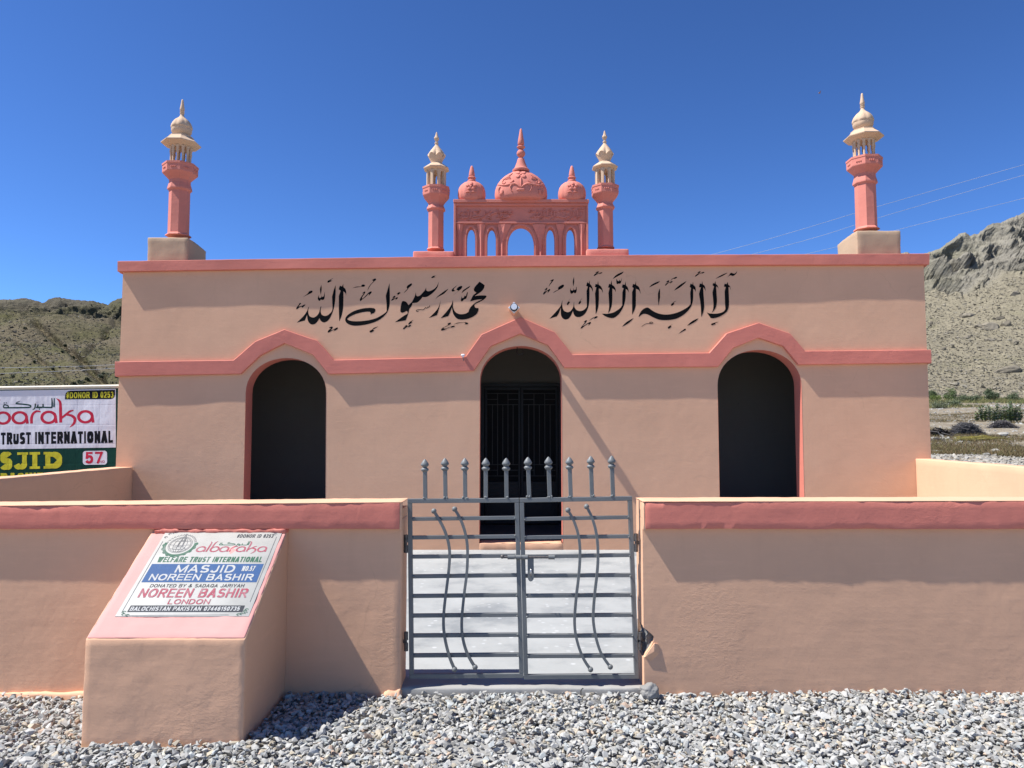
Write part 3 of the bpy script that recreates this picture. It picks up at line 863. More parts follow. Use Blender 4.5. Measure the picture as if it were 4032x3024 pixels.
# small fittings that belong to the wall
mb = MB()
c = P(2048, 1384, YF + 0.13)
mb.tube([c + Vector((0.045 * math.cos(a), 0, 0.045 * math.sin(a))) for a in np.linspace(math.radians(160), math.radians(385), 12)], 0.008, 6)
mb.tube([c + Vector((-0.042, 0, 0.015)), c + Vector((-0.042, 0, 0.06))], 0.008, 6)
mb.build('ceiling_hook', 'hook_iron', mosque, smooth=60)

# ------------------------------------------------------------------ minarets
OCT = math.pi / 8
def arc_prof(fz, pts, cx, sc_, Y):
    k = sc_ * Y / 0.985 / FPX
    return [(hw * k, fz(y)) for hw, y in pts]
def petal(n, r_amp, sharp=1.0, ph=0.0):
    def f(th):
        return abs(math.sin(n * (th + ph) / 2)) ** sharp
    return f
def minaret(base, kind, tall, labelled=None):
    m = thing('minaret', None, None, base)
    m.parent = mosque; m.location = Vector(base) - mosque.location
    if labelled: m['label'] = labelled
    bx, by, bz = base
    if tall:
        ox, oy, s, Y = 400, 350, .4521, 10.58
        zref = P(702, 350 + 1278 * s, Y).z
    else:
        ox, oy, s, Y = 1640, 500, .3013, 10.45
        zref = P(1716, 500 + 1605 * s, Y).z
    fz = lambda y: bz + P(ox + 300 * s, oy + y * s, Y).z - zref
    k = s * Y / 0.985 / FPX
    c = (bx, by)
    R = 1 / math.cos(OCT)
    def L(name, mat, pts, n=8, rot=OCT, mod=None, smooth=None, kk=1.0):
        prof = [(hw * k * kk, fz(y)) for hw, y in pts]
        mb = MB(); mb.lathe(prof, n, c, rot, mod)
        return mb.build(name, mat, m, smooth=smooth)
    if tall:
        L('shaft', 'pink_cast', [(104, 1284), (101, 1276), (84, 1262), (83, 895)], kk=1.03)
        L('capital', 'pink_cast', [(84, 896), (97, 882), (97, 872), (88, 838), (84, 826), (84, 802), (100, 785), (137, 748), (139, 742), (139, 690), (143, 684), (143, 668), (120, 664)], kk=1.04)
        for q in range(8):       # sunk panel with raised dots on each face of the capital
            th = q * math.pi / 4 - math.pi / 2
            ca, sa = math.cos(th), math.sin(th)
            rr = 139 * k * 1.04 * math.cos(OCT) + 0.003
            mbp = MB()
            for w_, z_ in ((-0.028, 0), (0, 0), (0.028, 0)):
                pc = Vector((bx + ca * rr - sa * w_, by + sa * rr + ca * w_, fz(716) + z_))
                mbp.sphere(pc, 0.012, 6, 4)
            mbp.build('capital_boss', 'pink_cast', m, smooth=60)
        colr = 80 * k; ncol = 12; ctop, cbot = 505, 664
        L('lantern_floor', 'cream', [(110, 664.5), (110, 656), (92, 655)], kk=1.0)
        cpts_w = 11
        L('canopy', 'cream', [(84, 522), (92, 512), (160, 487), (161, 480), (118, 446), (100, 428), (70, 424)], kk=1.02)
        L('canopy_lip', 'cream', [(103, 432), (103, 420), (60, 416)], kk=1.0)
        def md(th, i, r, z):
            q = abs(math.sin(4 * (th + 0.1)))
            t = dome_t[i]
            return r * (1 - 0.10 * (1 - q) ** 2 * t), 0.0
        dome = [(60, 420), (62, 404), (70, 396), (82, 380), (85, 362), (84, 348), (89, 344), (90, 334), (86, 318), (76, 296), (60, 276), (42, 262), (28, 250), (18, 236), (14, 222)]
        dome_t = [0, 0, .2, .4, .4, .4, 1, 1, 1, 1, .9, .7, .4, .2, 0]
        L('dome', 'cream', dome, n=48, rot=0, mod=md, smooth=50)
        L('finial', 'cream', [(13, 224), (19, 216), (19, 208), (14, 205), (19, 201), (19, 195), (13, 192), (20, 184), (20, 172), (14, 140), (10, 108), (8, 94), (4, 90)], n=14, rot=0, smooth=50)
    else:
        L('shaft', 'pink_cast', [(118, 1612), (114, 1606), (101, 1590), (100, 1108)], kk=1.03)
        L('capital', 'pink_cast', [(101, 1110), (124, 1092), (124, 1082), (104, 1046), (100, 1034), (101, 1014), (120, 985), (172, 922), (176, 912), (176, 838), (182, 830), (182, 806), (150, 802)], kk=1.03)
        for q in range(8):
            th = q * math.pi / 4 - math.pi / 2
            ca, sa = math.cos(th), math.sin(th)
            rr = 176 * k * 1.03 * math.cos(OCT) + 0.002
            mbp = MB()
            for w_ in (-0.025, 0, 0.025):
                mbp.sphere(Vector((bx + ca * rr - sa * w_, by + sa * rr + ca * w_, fz(872))), 0.010, 6, 4)
            mbp.build('capital_boss', 'pink_cast', m, smooth=60)
        colr = 108 * k; ncol = 8; ctop, cbot = 590, 802
        L('lantern_floor', 'cream', [(140, 803), (140, 792), (122, 790)], kk=1.0)
        cpts_w = 20
        L('canopy', 'cream', [(112, 600), (120, 588), (170, 566), (172, 556), (110, 510), (80, 494), (70, 490)], kk=1.02)
        L('canopy_lip', 'cream', [(98, 508), (92, 492), (60, 478)], kk=1.0)
        dome = [(66, 490), (70, 474), (76, 462), (86, 440), (100, 412), (104, 398), (121, 388), (118, 374), (104, 352), (88, 330), (74, 310), (58, 292), (54, 286), (40, 268), (26, 250), (18, 236)]
        dome_t = [0, 0, 0, .1, .2, .3, 1.6, 1.6, 1.2, 1, .9, .7, .5, .3, .1, 0]
        def md(th, i, r, z):
            q = abs(math.sin(3 * (th + 0.52)))
            t = dome_t[i]
            dzz = -0.030 * (1 - q) * (1 if 5 < i < 9 else 0) + (0.022 * q if i == 6 else 0)
            return r * (1 - 0.11 * (1 - q) ** 2 * t), dzz
        L('dome', 'cream', dome, n=48, rot=0, mod=md, smooth=50)
        L('finial', 'cream', [(17, 238), (26, 226), (26, 210), (15, 204), (14, 196), (26, 178), (36, 156), (34, 148), (22, 128), (14, 100), (9, 78), (4, 70)], n=8, rot=OCT, smooth=30)
    # lantern: ring of small piers carrying arches under the canopy
    if ncol == 8:
        for q in range(8):
            th = q * math.pi / 4 + OCT - math.pi / 2
            ca, sa = math.cos(th), math.sin(th)
            e1 = Vector((-sa, ca, 0)); e0 = Vector((ca, sa, 0))
            mb = MB()
            p = Vector((bx, by, 0)) + e0 * (colr * 1.02)
            ww = 0.021
            z0, z1 = fz(cbot), fz(ctop)
            mb.bar(p + Vector((0, 0, z0)), p + Vector((0, 0, z1)), ww * 2, ww * 2, up=e0)
            mb.build('lantern_pier', 'cream', m, bevel=0.004)
        for q in range(8):
            th = q * math.pi / 4 - math.pi / 2
            ca, sa = math.cos(th), math.sin(th)
            e1 = Vector((-sa, ca, 0)); e0 = Vector((ca, sa, 0))
            hw = colr * 1.02 * math.sin(OCT) - 0.012
            z1, z0 = fz(ctop) + 0.002, fz(640)
            cz = Vector((bx, by, 0)) + e0 * (colr * 1.02 * math.cos(OCT))
            lp = [(-hw, z0), (-hw, z1), (hw, z1), (hw, z0)]
            arch = [(hw * 0.62 * math.cos(a), z0 + (z1 - z0) * 0.70 * math.sin(a)) for a in np.linspace(0, math.pi, 9)]
            out = lp + [(x, z) for x, z in reversed(arch[::-1])]
            mb = MB()
            flat_poly(mb, [lp + arch], lambda x, z: cz + e1 * x + e0 * 0.012 + Vector((0, 0, z)))
            flat_poly(mb, [lp + arch], lambda x, z: cz + e1 * x - e0 * 0.012 + Vector((0, 0, z)))
            nn = len(arch)
            base_i = len(mb.v)
            vs = []
            for x, z in arch:
                vs += [cz + e1 * x + e0 * 0.012 + Vector((0, 0, z)), cz + e1 * x - e0 * 0.012 + Vector((0, 0, z))]
            mb.add(vs, [(2 * i, 2 * i + 2, 2 * i + 3, 2 * i + 1) for i in range(nn - 1)])
            mb.build('lantern_arch', 'cream', m)
    else:
        for q in range(ncol):
            th = q * 2 * math.pi / ncol + 0.1
            p = (bx + colr * math.cos(th), by + colr * math.sin(th))
            mb = MB()
            rr = cpts_w * k
            mb.lathe([(rr * 1.25, fz(cbot)), (rr * 0.75, fz(640)), (rr * 0.8, fz(590)), (rr * 1.3, fz(560)), (rr * 1.0, fz(545)), (rr * 1.6, fz(515))], 8, p)
            mb.build('lantern_pier', 'cream', m, smooth=50)
    return m

# tall corner minarets on their tan blocks
zb_l = P(702, 928, 10.58).z
for i, (pl, pr, shaft_px, shaft_py, lab) in enumerate([((581, 935), (741, 935), 702, 928, 'tall minaret on the far left roof corner'), ((3373, 908), (3545, 905), 3412, 903, 'tall minaret on the far right roof corner')]):
    y0, y1 = 10.27, 10.89
    xl, xr = P(pl[0], pl[1], y0).x, P(pr[0], pr[1], y0).x
    zt = P(pl[0], pl[1], y0).z
    ztf = zt
    s_ = P(shaft_px, shaft_py, 10.58)
    m = minaret((s_.x, 10.58, s_.z - 0.004), 'tall', True, lab)
    mb = MB()
    c8 = box8(xl, xr, y0, y1, 3.78, zt)
    rough_box(mb, c8, 0.05, 0.006, 4, 0.014)
    # crown of the block rises a little towards the shaft
    mb.v = [(x, y, z + (0.03 * (1 - ((x - (xl + xr) / 2) / (xr - xl) * 2) ** 2) * (1 - ((y - 10.58) / 0.31) ** 2) if z > zt - 0.03 else 0) - (0.05 * ((y - 10.27) / 0.62) ** 3 if z > zt - 0.03 else 0)) for x, y, z in mb.v]
    mb.build('base_block', 'block', m, smooth=50)
short = []
for (px, py, lab, sx0, sx1, sy0) in [(1716, 982.5, 'short minaret left of the roof crest', 1627, 1786, 989), (2384.5, 977, 'short minaret right of the roof crest', 2309, 2476, 980)]:
    s_ = P(px, py, 10.45)
    m = minaret((s_.x, 10.45, s_.z), 'short', False, lab)
    a, b = P(sx0, sy0, 10.22), P(sx1, sy0, 10.22)
    mb = MB(); rough_box(mb, box8(a.x, b.x, 10.22, 10.70, 3.78, a.z), 0.06, 0.006, 5, 0.012)
    mb.build('base_slab', 'pink_cast', m, smooth=50)

# ------------------------------------------------------------------ cast roof crest: arcade, lettered frieze, three domes
YC = 10.30
crest = thing('roof_crest', None, None, (0.1, YC, 4.0))
crest.parent = mosque; crest.location = Vector((0.12, YC, 4.0)) - mosque.location
ZC = zoomer(1550, 450, .45208, YC)
def cz2(x, y, dy=0.0):
    p = ZC(x, y)
    return Vector((p.x, YC + dy, p.z))
def pointed(x0, x1, yspring, ytop, ybot, n=9):
    cx = (x0 + x1) / 2
    L = [(x0, ybot)]
    for i in range(n + 1):
        t = i / n
        a = t * math.pi / 2
        L.append((x0 + (cx - x0) * (1 - math.cos(a)) ** 1.15, yspring + (ytop - yspring) * math.sin(a)))
    R = [(2 * cx - x, y) for x, y in reversed(L[:-1])]
    return L + R
PB = 1262
ops = [pointed(634, 709, 1110, 983, PB - 1), pointed(814, 889, 1110, 988, PB - 1), pointed(993, 1224, 1150, 970, PB - 1), pointed(1330, 1404, 1110, 986, PB - 1), pointed(1504, 1580, 1110, 986, PB - 1)]
out = [(524, PB), (524, 752), (1696, 752), (1690, PB)]
def slab_from(loops, y0, y1, tf, name, mat, parent, bev=None):
    mb = MB()
    flat_poly(mb, loops, lambda x, y: tf(x, y, y0))
    flat_poly(mb, loops, lambda x, y: tf(x, y, y1))
    for lp in loops:
        n = len(lp); vs = []
        for x, y in lp: vs += [tf(x, y, y0), tf(x, y, y1)]
        mb.add(vs, [(2 * i, (2 * i + 2) % (2 * n), (2 * i + 3) % (2 * n), 2 * i + 1) for i in range(n)])
    return mb.build(name, mat, parent)
slab_from([out] + ops, 0.03, 0.15, cz2, 'arcade_panel', 'pink_cast', crest)
# raised frame, frieze field and lips
def rail(name, x0, x1, y0, y1, d0, d1, bev=0.006):
    a, b = cz2(x0, y0), cz2(x1, y1)
    mb = MB(); mb.box(a.x, b.x, YC + d0, YC + d1, b.z, a.z)
    return mb.build(name, 'pink_cast', crest, bevel=bev)
rail('top_lip', 521, 1700, 744, 772, -0.03, 0.165)
rail('top_fillet', 536, 1686, 774, 796, -0.004, 0.028)
rail('frieze_sill', 536, 1686, 936, 952, -0.006, 0.028)
rail('edge_rail', 524, 541, 774, PB, -0.012, 0.028)
rail('edge_rail', 1679, 1697, 774, PB, -0.012, 0.028)
# hood mouldings round each opening, two steps deep
def offset_arch(x0, x1, ys, yt, g):
    return pointed(x0 - g, x1 + g, ys, yt - g * 0.9, PB - 2)
for (x0, x1, ys, yt) in ((634, 709, 1110, 983), (814, 889, 1110, 988), (993, 1224, 1150, 970), (1330, 1404, 1110, 986), (1504, 1580, 1110, 986)):
    for g, d0, d1 in ((17, 0.004, 0.029), (30, 0.016, 0.0285)):
        o_ = offset_arch(x0, x1, ys, yt, g); i_ = offset_arch(x0, x1, ys, yt, 3 if g == 17 else 18)
        slab_from([o_ + i_[::-1]], d0, d1, cz2, 'arch_moulding', 'pink_cast', crest)
# pilasters with flared heads between the openings
for (x0, x1, xh0, xh1) in ((556, 590, 545, 610), (736, 786, 725, 800), (925, 965, 905, 1030), (1262, 1300, 1205, 1325), (1436, 1472, 1412, 1490), (1622, 1655, 1608, 1672)):
    mb = MB()
    top = 957; neck = 1045 if xh1 - xh0 > 100 else 1010
    def qd(y, xa, xb, d):
        return [cz2(xa, y, d), cz2((xa + xb) / 2, y, d - 0.022), cz2(xb, y, d)]
    rows = [qd(PB, x0, x1, 0.026), qd(neck + 60, x0, x1, 0.026), qd(neck, (x0 * 2 + xh0) / 3, (x1 * 2 + xh1) / 3, 0.02), qd(top, xh0, xh1, 0.006)]
    vs = [p for r in rows for p in r] + [cz2(xh0, top, 0.03), cz2((xh0 + xh1) / 2, top, 0.03), cz2(xh1, top, 0.03)]
    fs = []
    for i in range(4):
        for j in range(2):
            fs.append((i * 3 + j, i * 3 + j + 1, i * 3 + j + 4, i * 3 + j + 3))
    mb.add(vs, fs)
    mb.build('pilaster', 'pink_cast', crest)
# the same words, cast in low relief on the frieze
def frieze(px, py):
    x = 560 + (px - 1165) / (2905 - 1165) * (1660 - 560)
    y = 812 + (py - 1065) / (1310 - 1065) * (922 - 812)
    return x, y
for lab, items in (('left words of the relief lettering', CAL[:NLEFT]), ('right words of the relief lettering', CAL[NLEFT:])):
    mb = MB()
    for k, it in enumerate(items):
        ox, oy, s, g = it
        if isinstance(g, tuple): continue
        ol = smooth_outline(parse(g), 3)
        cpt = sum((Vector(p) for p in ol), Vector((0, 0))) / len(ol)
        f0 = lambda x, y: cz2(*frieze(ox + x * s, oy + y * s), 0.012)
        f1 = lambda x, y: cz2(*frieze(ox + x * s, oy + y * s), 0.031)
        flat_poly(mb, [ol], f0)
        n = len(ol); vs = []
        for q in ol: vs += [f0(*q), f1(*q)]
        mb.add(vs, [(2 * i, (2 * i + 2) % (2 * n), (2 * i + 3) % (2 * n), 2 * i + 1) for i in range(n)])
    o = mb.build('relief_lettering', 'pink_cast', crest)
# domes
kc = .45208 * YC / 0.985 / FPX
YDm = YC + 0.09
def crest_dome(cx, prof, fin, depth_k, nrib, rib):
    c0 = cz2(cx, 745)
    pr = [(hw * kc, ZC(cx, y).z) for hw, y in prof]
    mb = MB()
    mod = (lambda th, i, r, z: r * (1 - rib * (1 - abs(math.sin(nrib * th / 2))) ** 2)) if rib else None
    mb.lathe(pr, 64, (c0.x, YDm), 0, mod)
    mb.v = [(x, YDm + (y - YDm) * depth_k, z) for x, y, z in mb.v]
    d = mb.build('dome', 'pink_cast', crest, smooth=60)
    mb = MB()
    mb.lathe([(hw * kc, ZC(cx, y).z) for hw, y in fin], 24, (c0.x, YDm))
    mb.build('finial', 'pink_cast', crest, smooth=45)
    def surf(x, y, lift=0.004):
        """point on the camera side of the dome at photo position x,y"""
        z = ZC(cx, y).z
        hw = np.interp(-y, [-p[1] for p in prof], [p[0] for p in prof])
        q = max(-0.97, min(0.97, (x - cx) / hw))
        r = hw * kc
        return Vector((c0.x + r * q, YDm - depth_k * (r * math.sqrt(1 - q * q) + lift), z))
    return surf
bigp = [(208, 746), (222, 736), (230, 712), (232, 685), (229, 650), (220, 622), (204, 590), (182, 560), (150, 530), (110, 505), (80, 490), (72, 484)]
bigf = [(72, 486), (76, 478), (76, 468), (66, 460), (58, 450), (48, 425), (38, 400), (32, 378), (28, 368), (14, 362), (10, 360), (24, 350), (36, 335), (39, 322), (34, 306), (22, 292), (10, 288), (10, 285), (30, 276), (37, 268), (36, 262), (24, 255), (16, 250), (26, 246), (30, 238), (26, 205), (18, 160), (10, 112), (6, 104), (2, 102)]
smp = [(100, 746), (112, 735), (121, 712), (124, 690), (122, 660), (114, 630), (98, 605), (72, 584), (46, 574), (38, 570)]
smf = [(38, 574), (38, 562), (30, 556), (26, 550), (34, 544), (36, 534), (28, 526), (20, 522), (26, 518), (27, 510), (22, 480), (14, 445), (8, 432), (2, 428)]
def relief(surf, strokes_, petals_):
    mb = MB()
    for pts, r in strokes_:
        p = [Vector(a) for a in pts]
        dp = []
        for i in range(len(p) - 1):
            a = p[i - 1] if i else p[i]; b = p[i]; c = p[i + 1]; d = p[i + 2] if i + 2 < len(p) else c
            for k in range(5):
                t = k / 5
                dp.append(0.5 * ((2 * b) + (c - a) * t + (2 * a - 5 * b + 4 * c - d) * t * t + (3 * b - a - 3 * c + d) * t**3))
        dp.append(p[-1])
        n = len(dp)
        mb.tube([surf(q.x, q.y) for q in dp], [r * 1.3 * (0.45 + 0.55 * math.sin(math.pi * min(1, (i + 0.5) / n * 0.8 + 0.2))) for i in range(n)], 6)
    for (x, y, rx, ry, ang) in petals_:
        # raised oval pad with a domed face
        vs = [surf(x, y, 0.026)]; n = 12
        for rr, lf in ((0.6, 0.024), (0.93, 0.016), (1.03, -0.01)):
            for i in range(n):
                a = 2 * math.pi * i / n
                dx, dy = rx * rr * math.cos(a), ry * rr * math.sin(a)
                vs.append(surf(x + dx * math.cos(ang) - dy * math.sin(ang), y + dx * math.sin(ang) + dy * math.cos(ang), lf))
        fs = [(0, 1 + i, 1 + (i + 1) % n) for i in range(n)]
        for ring in (0, 1):
            for i in range(n):
                a, b = 1 + ring * n + i, 1 + ring * n + (i + 1) % n
                fs.append((a, b, b + n, a + n))
        mb.add(vs, fs)
    return mb.build('flower_relief', 'pink_cast', crest, smooth=60)
surf = crest_dome(1110, bigp, bigf, 0.62, 0, 0)
st = [([(1108, 575), (1108, 620), (1107, 668)], 0.010)]
pt = [(1080, 512, 22, 19, 0.4), (1132, 512, 22, 19, -0.4), (1080, 556, 22, 19, -0.4), (1132, 556, 22, 19, 0.4), (1106, 535, 9, 9, 0), (1106, 684, 40, 12, 0)]
for sg in (-1, 1):
    g = lambda pts: [(1107 + sg * (x - 1107), y) for x, y in pts]
    st += [(g([(1112, 664), (1140, 640), (1165, 630), (1200, 632), (1250, 636), (1290, 620), (1310, 604)]), 0.011),
           (g([(1165, 632), (1190, 640), (1200, 660), (1192, 685), (1180, 700)]), 0.009),
           (g([(1170, 596), (1185, 610), (1205, 622), (1235, 630)]), 0.009),
           (g([(1180, 520), (1205, 545), (1240, 565), (1262, 585), (1268, 606), (1255, 618), (1242, 608), (1248, 598)]), 0.008),
           (g([(1200, 560), (1225, 560), (1245, 572)]), 0.008), (g([(1195, 578), (1222, 574), (1242, 582)]), 0.008),
           (g([(1285, 640), (1300, 660), (1298, 690), (1285, 715)]), 0.010)]
    pt += [(1107 + sg * 168, 690, 14, 26, sg * -0.2), (1107 + sg * 195, 612, 18, 8, sg * -0.6)]
relief(surf, st, pt)
for cx in (677, 1558):
    surf = crest_dome(cx, smp, smf, 0.8, 14, 0.05)
    relief(surf, [([(cx, 660), (cx - 2, 690), (cx - 4, 725)], 0.007), ([(cx - 2, 694), (cx - 25, 686), (cx - 48, 692)], 0.008), ([(cx - 2, 694), (cx + 22, 686), (cx + 42, 692)], 0.008)],
           [(cx + 34 * math.cos(a), 638 + 26 * math.sin(a), 16, 13, a) for a in np.linspace(-1.57, 3.46, 5)] + [(cx, 638, 7, 7, 0)])
# ================================================================== yard
YW0, YW1 = 4.70, 4.93          # front boundary wall
mb = MB(); mb.box(-5.20, 5.54, YW1 - 0.02, YF + 0.004, -0.06, ZFL - 0.004)
mb.v = [(x, y, z if z < 0 else (0.036 if y < 6 else ZFL)) for x, y, z in mb.v]
tag(mb.build('yard_floor', 'floor'), kind='structure')
mb = MB(); rough_box(mb, box8(-0.74, 0.87, 4.715, YW1 + 0.03, -0.10, 0.033), 0.04, 0.006, 7, 0.012, 0.003, 30)
tag(mb.build('threshold', 'slab', smooth=50), kind='structure')

# front walls: plastered body, pink band, pale coping
def front_wall(label, x0, x1, zt0, zt1, end_right):
    xe = x1 if end_right else x0
    t = thing('boundary_wall', label, 'wall', ((x0 + x1) / 2, (YW0 + YW1) / 2, 0), 'front boundary walls either side of the gate')
    zb = 1.018
    mb = MB()
    if end_right:
        rough_box(mb, box8(x0, x1, YW0, YW1, -0.12, zb + 0.06), 0.045, 0.0020, 1.6, 0.010, 0.0008, 22)
        mb.build('wall_body', 'peach_near', t, smooth=55)
    else:
        # plaster skin with the broken patch beside the lower hinge, cement core behind it
        zr = zoomer(2400, 2400, 0.36166, YW0)
        hole = [(352, 200), (400, 218), (452, 262), (488, 300), (478, 345), (452, 395), (424, 440), (395, 480), (376, 512), (352, 520)]
        hp = [zr(a, b) for a, b in hole]
        xh = x0 - 0.004
        ztop = zb + 0.06
        loop = [(x0, ztop), (x1, ztop), (x1, -0.12), (x0, -0.12), (x0, hp[-1].z)] + [(max(p.x, x0 + 0.004), p.z) for p in hp[-2:0:-1]] + [(x0, hp[0].z)]
        m2 = MB()
        lp = loop
        flat_poly(m2, [lp], lambda x, z: Vector((x, YW0 + 0.0005, z)))
        n = len(lp); vs = []
        for x, z in lp: vs += [(x, YW0 + 0.0005, z), (x, YW0 + 0.03, z)]
        m2.add(vs, [(2 * i, (2 * i + 2) % (2 * n), (2 * i + 3) % (2 * n), 2 * i + 1) for i in range(n)])
        # end face plaster above and below the hole, back skin
        m2.box(x0, x0 + 0.02, YW0 + 0.031, YW1, -0.12, hp[-1].z - 0.01)
        m2.box(x0, x0 + 0.02, YW0 + 0.031, YW1, hp[0].z + 0.005, ztop)
        m2.box(x0, x1, YW1 - 0.0, YW1 + 0.003, -0.12, ztop)
        m2.build('wall_body', 'peach_near', t, smooth=40)
        m3 = MB()
        rough_box(m3, box8(x0 + 0.021, x0 + 0.4, YW0 + 0.032, YW1 - 0.002, -0.10, ztop - 0.01), 0.02, 0.022, 12, 0.01, 0.008, 60)
        m3.build('cement_core', 'rough_cement', t)
        m3 = MB(); m3.box(x0 + 0.4, x1 - 0.002, YW0 + 0.031, YW1 - 0.002, -0.10, ztop - 0.01)
        m3.build('wall_core', 'rough_cement', t)
        # lifted flake of plaster under the hole
        f = [zr(430, 440), (zr(488, 362)), zr(528, 375), zr(545, 480), zr(455, 560), zr(380, 515)]
        mid = zr(478, 450)
        m4 = MB()
        out = [-0.012, -0.010, -0.004, 0.001, 0.001, -0.010]
        vs = [Vector((p.x, YW0 + o_, p.z)) for p, o_ in zip(f, out)] + [Vector((mid.x, YW0 - 0.016, mid.z))] + [Vector((p.x, YW0 + 0.004, p.z)) for p in f]
        m4.add(vs, [(i, (i + 1) % 6, 6) for i in range(6)] + [(i, 7 + i, 7 + (i + 1) % 6, (i + 1) % 6) for i in range(6)])
        m4.build('plaster_flake', 'peach_near', t)
    # pink band on the face, pale end strip, coping
    e = 0.012
    xa, xb = (x0, x1 - e) if end_right else (x0 + e, x1)
    YB0 = YW0 - 0.042
    def z_at(x):
        return zt0 + (zt1 - zt0) * (x - x0) / (x1 - x0)
    cap = 0.007
    c8 = [[[(x, y, z) for z in (zb, z_at(x) - cap)] for y in (YB0, YW0 + 0.002)] for x in (xa, xb)]
    mb = MB(); rough_box(mb, c8, 0.035, 0.0022, 1.4, 0.003, 0.0016, 16)
    mb.build('pink_band', 'pink', t, smooth=55)
    mb = MB()
    c8 = [[[(x, y, z) for z in (z_at(x) - cap + 0.001 - (0.02 if False else 0), z_at(x))] for y in (YB0 - 0.001, YW1 + 0.004)] for x in ((x0, x1 + 0.003) if end_right else (x0 - 0.003, x1))]
    rough_box(mb, c8, 0.04, 0.0018, 4, 0.003, 0.0014, 25)
    mb.build('coping', 'peach_near', t, smooth=50)
    # pale plaster end of the band and body top
    xa, xb = (x1 - e + 0.0005, x1) if end_right else (x0, x0 + e - 0.0005)
    mb = MB(); rough_box(mb, box8(xa, xb, YB0 + 0.003, YW0 + 0.003, zb - 0.004, z_at(xe) - cap - 0.0005), 0.03, 0.003, 9, 0.003)
    mb.build('band_end', 'peach_near', t, smooth=50)
    mb = MB(); mb.box(x0 + 0.001, x1 - 0.001, YW0 + 0.004, YW1 - 0.001, zb + 0.062, min(zt0, zt1) - cap)
    mb.build('wall_top', 'peach_near', t)
    return t
wl = front_wall('low peach wall with pink band left of the gate, behind the slanted plaque stand', -5.44, -0.69, 1.145, 1.186, True)
wr = front_wall('low peach wall with pink band right of the gate, plaster broken beside a hinge', 0.82, 5.76, 1.190, 1.199, False)
# rendered foot sticking out at the base, left of the plaque stand, and a flared patch beside the gate
mb = MB(); rough_box(mb, box8(-5.4, -2.2, YW0 - 0.032, YW0 + 0.003, -0.10, 0.016), 0.04, 0.010, 4, 0.012, 0.005, 18)
mb.build('wall_foot', 'peach_near', wl, smooth=60)
mb = MB()
rough_box(mb, [[[(x + (0.02 if (z > 0 and x < -0.7) else 0), (YW0 - 0.001 if z > 0 else YW0 - 0.05) if y == 0 else YW0 + 0.05, z) for z in (-0.08, 0.036)] for y in (0, 1)] for x in (-0.80, -0.682)], 0.015, 0.009, 14, 0.016, 0.006, 45)
mb.build('plaster_skirt', 'peach_near', wl, smooth=60)

# side walls between front wall and mosque
t = thing('boundary_wall', 'peach side wall of the yard running back to the left end of the facade', 'wall', (-5.32, 7.5, 0))
mb = MB(); rough_box(mb, [[[(x, y, z) for z in (-0.1, 1.155 if y < 7 else 1.169)] for y in (YW1 + 0.005, YF - 0.003)] for x in (-5.44, -5.195)], 0.07, 0.004, 2.5, 0.010)
mb.build('wall_body', 'peach', t, smooth=55)
t = thing('boundary_wall', 'sunlit peach side wall of the yard at the right end of the facade', 'wall', (5.65, 7.5, 0))
mb = MB(); rough_box(mb, [[[(x, y, z) for z in (-0.1, 1.225 if y < 7 else 1.280)] for y in (YW1 + 0.005, YF - 0.003)] for x in (5.535, 5.755)], 0.07, 0.004, 2.5, 0.010)
mb.build('wall_body', 'peach', t, smooth=55)

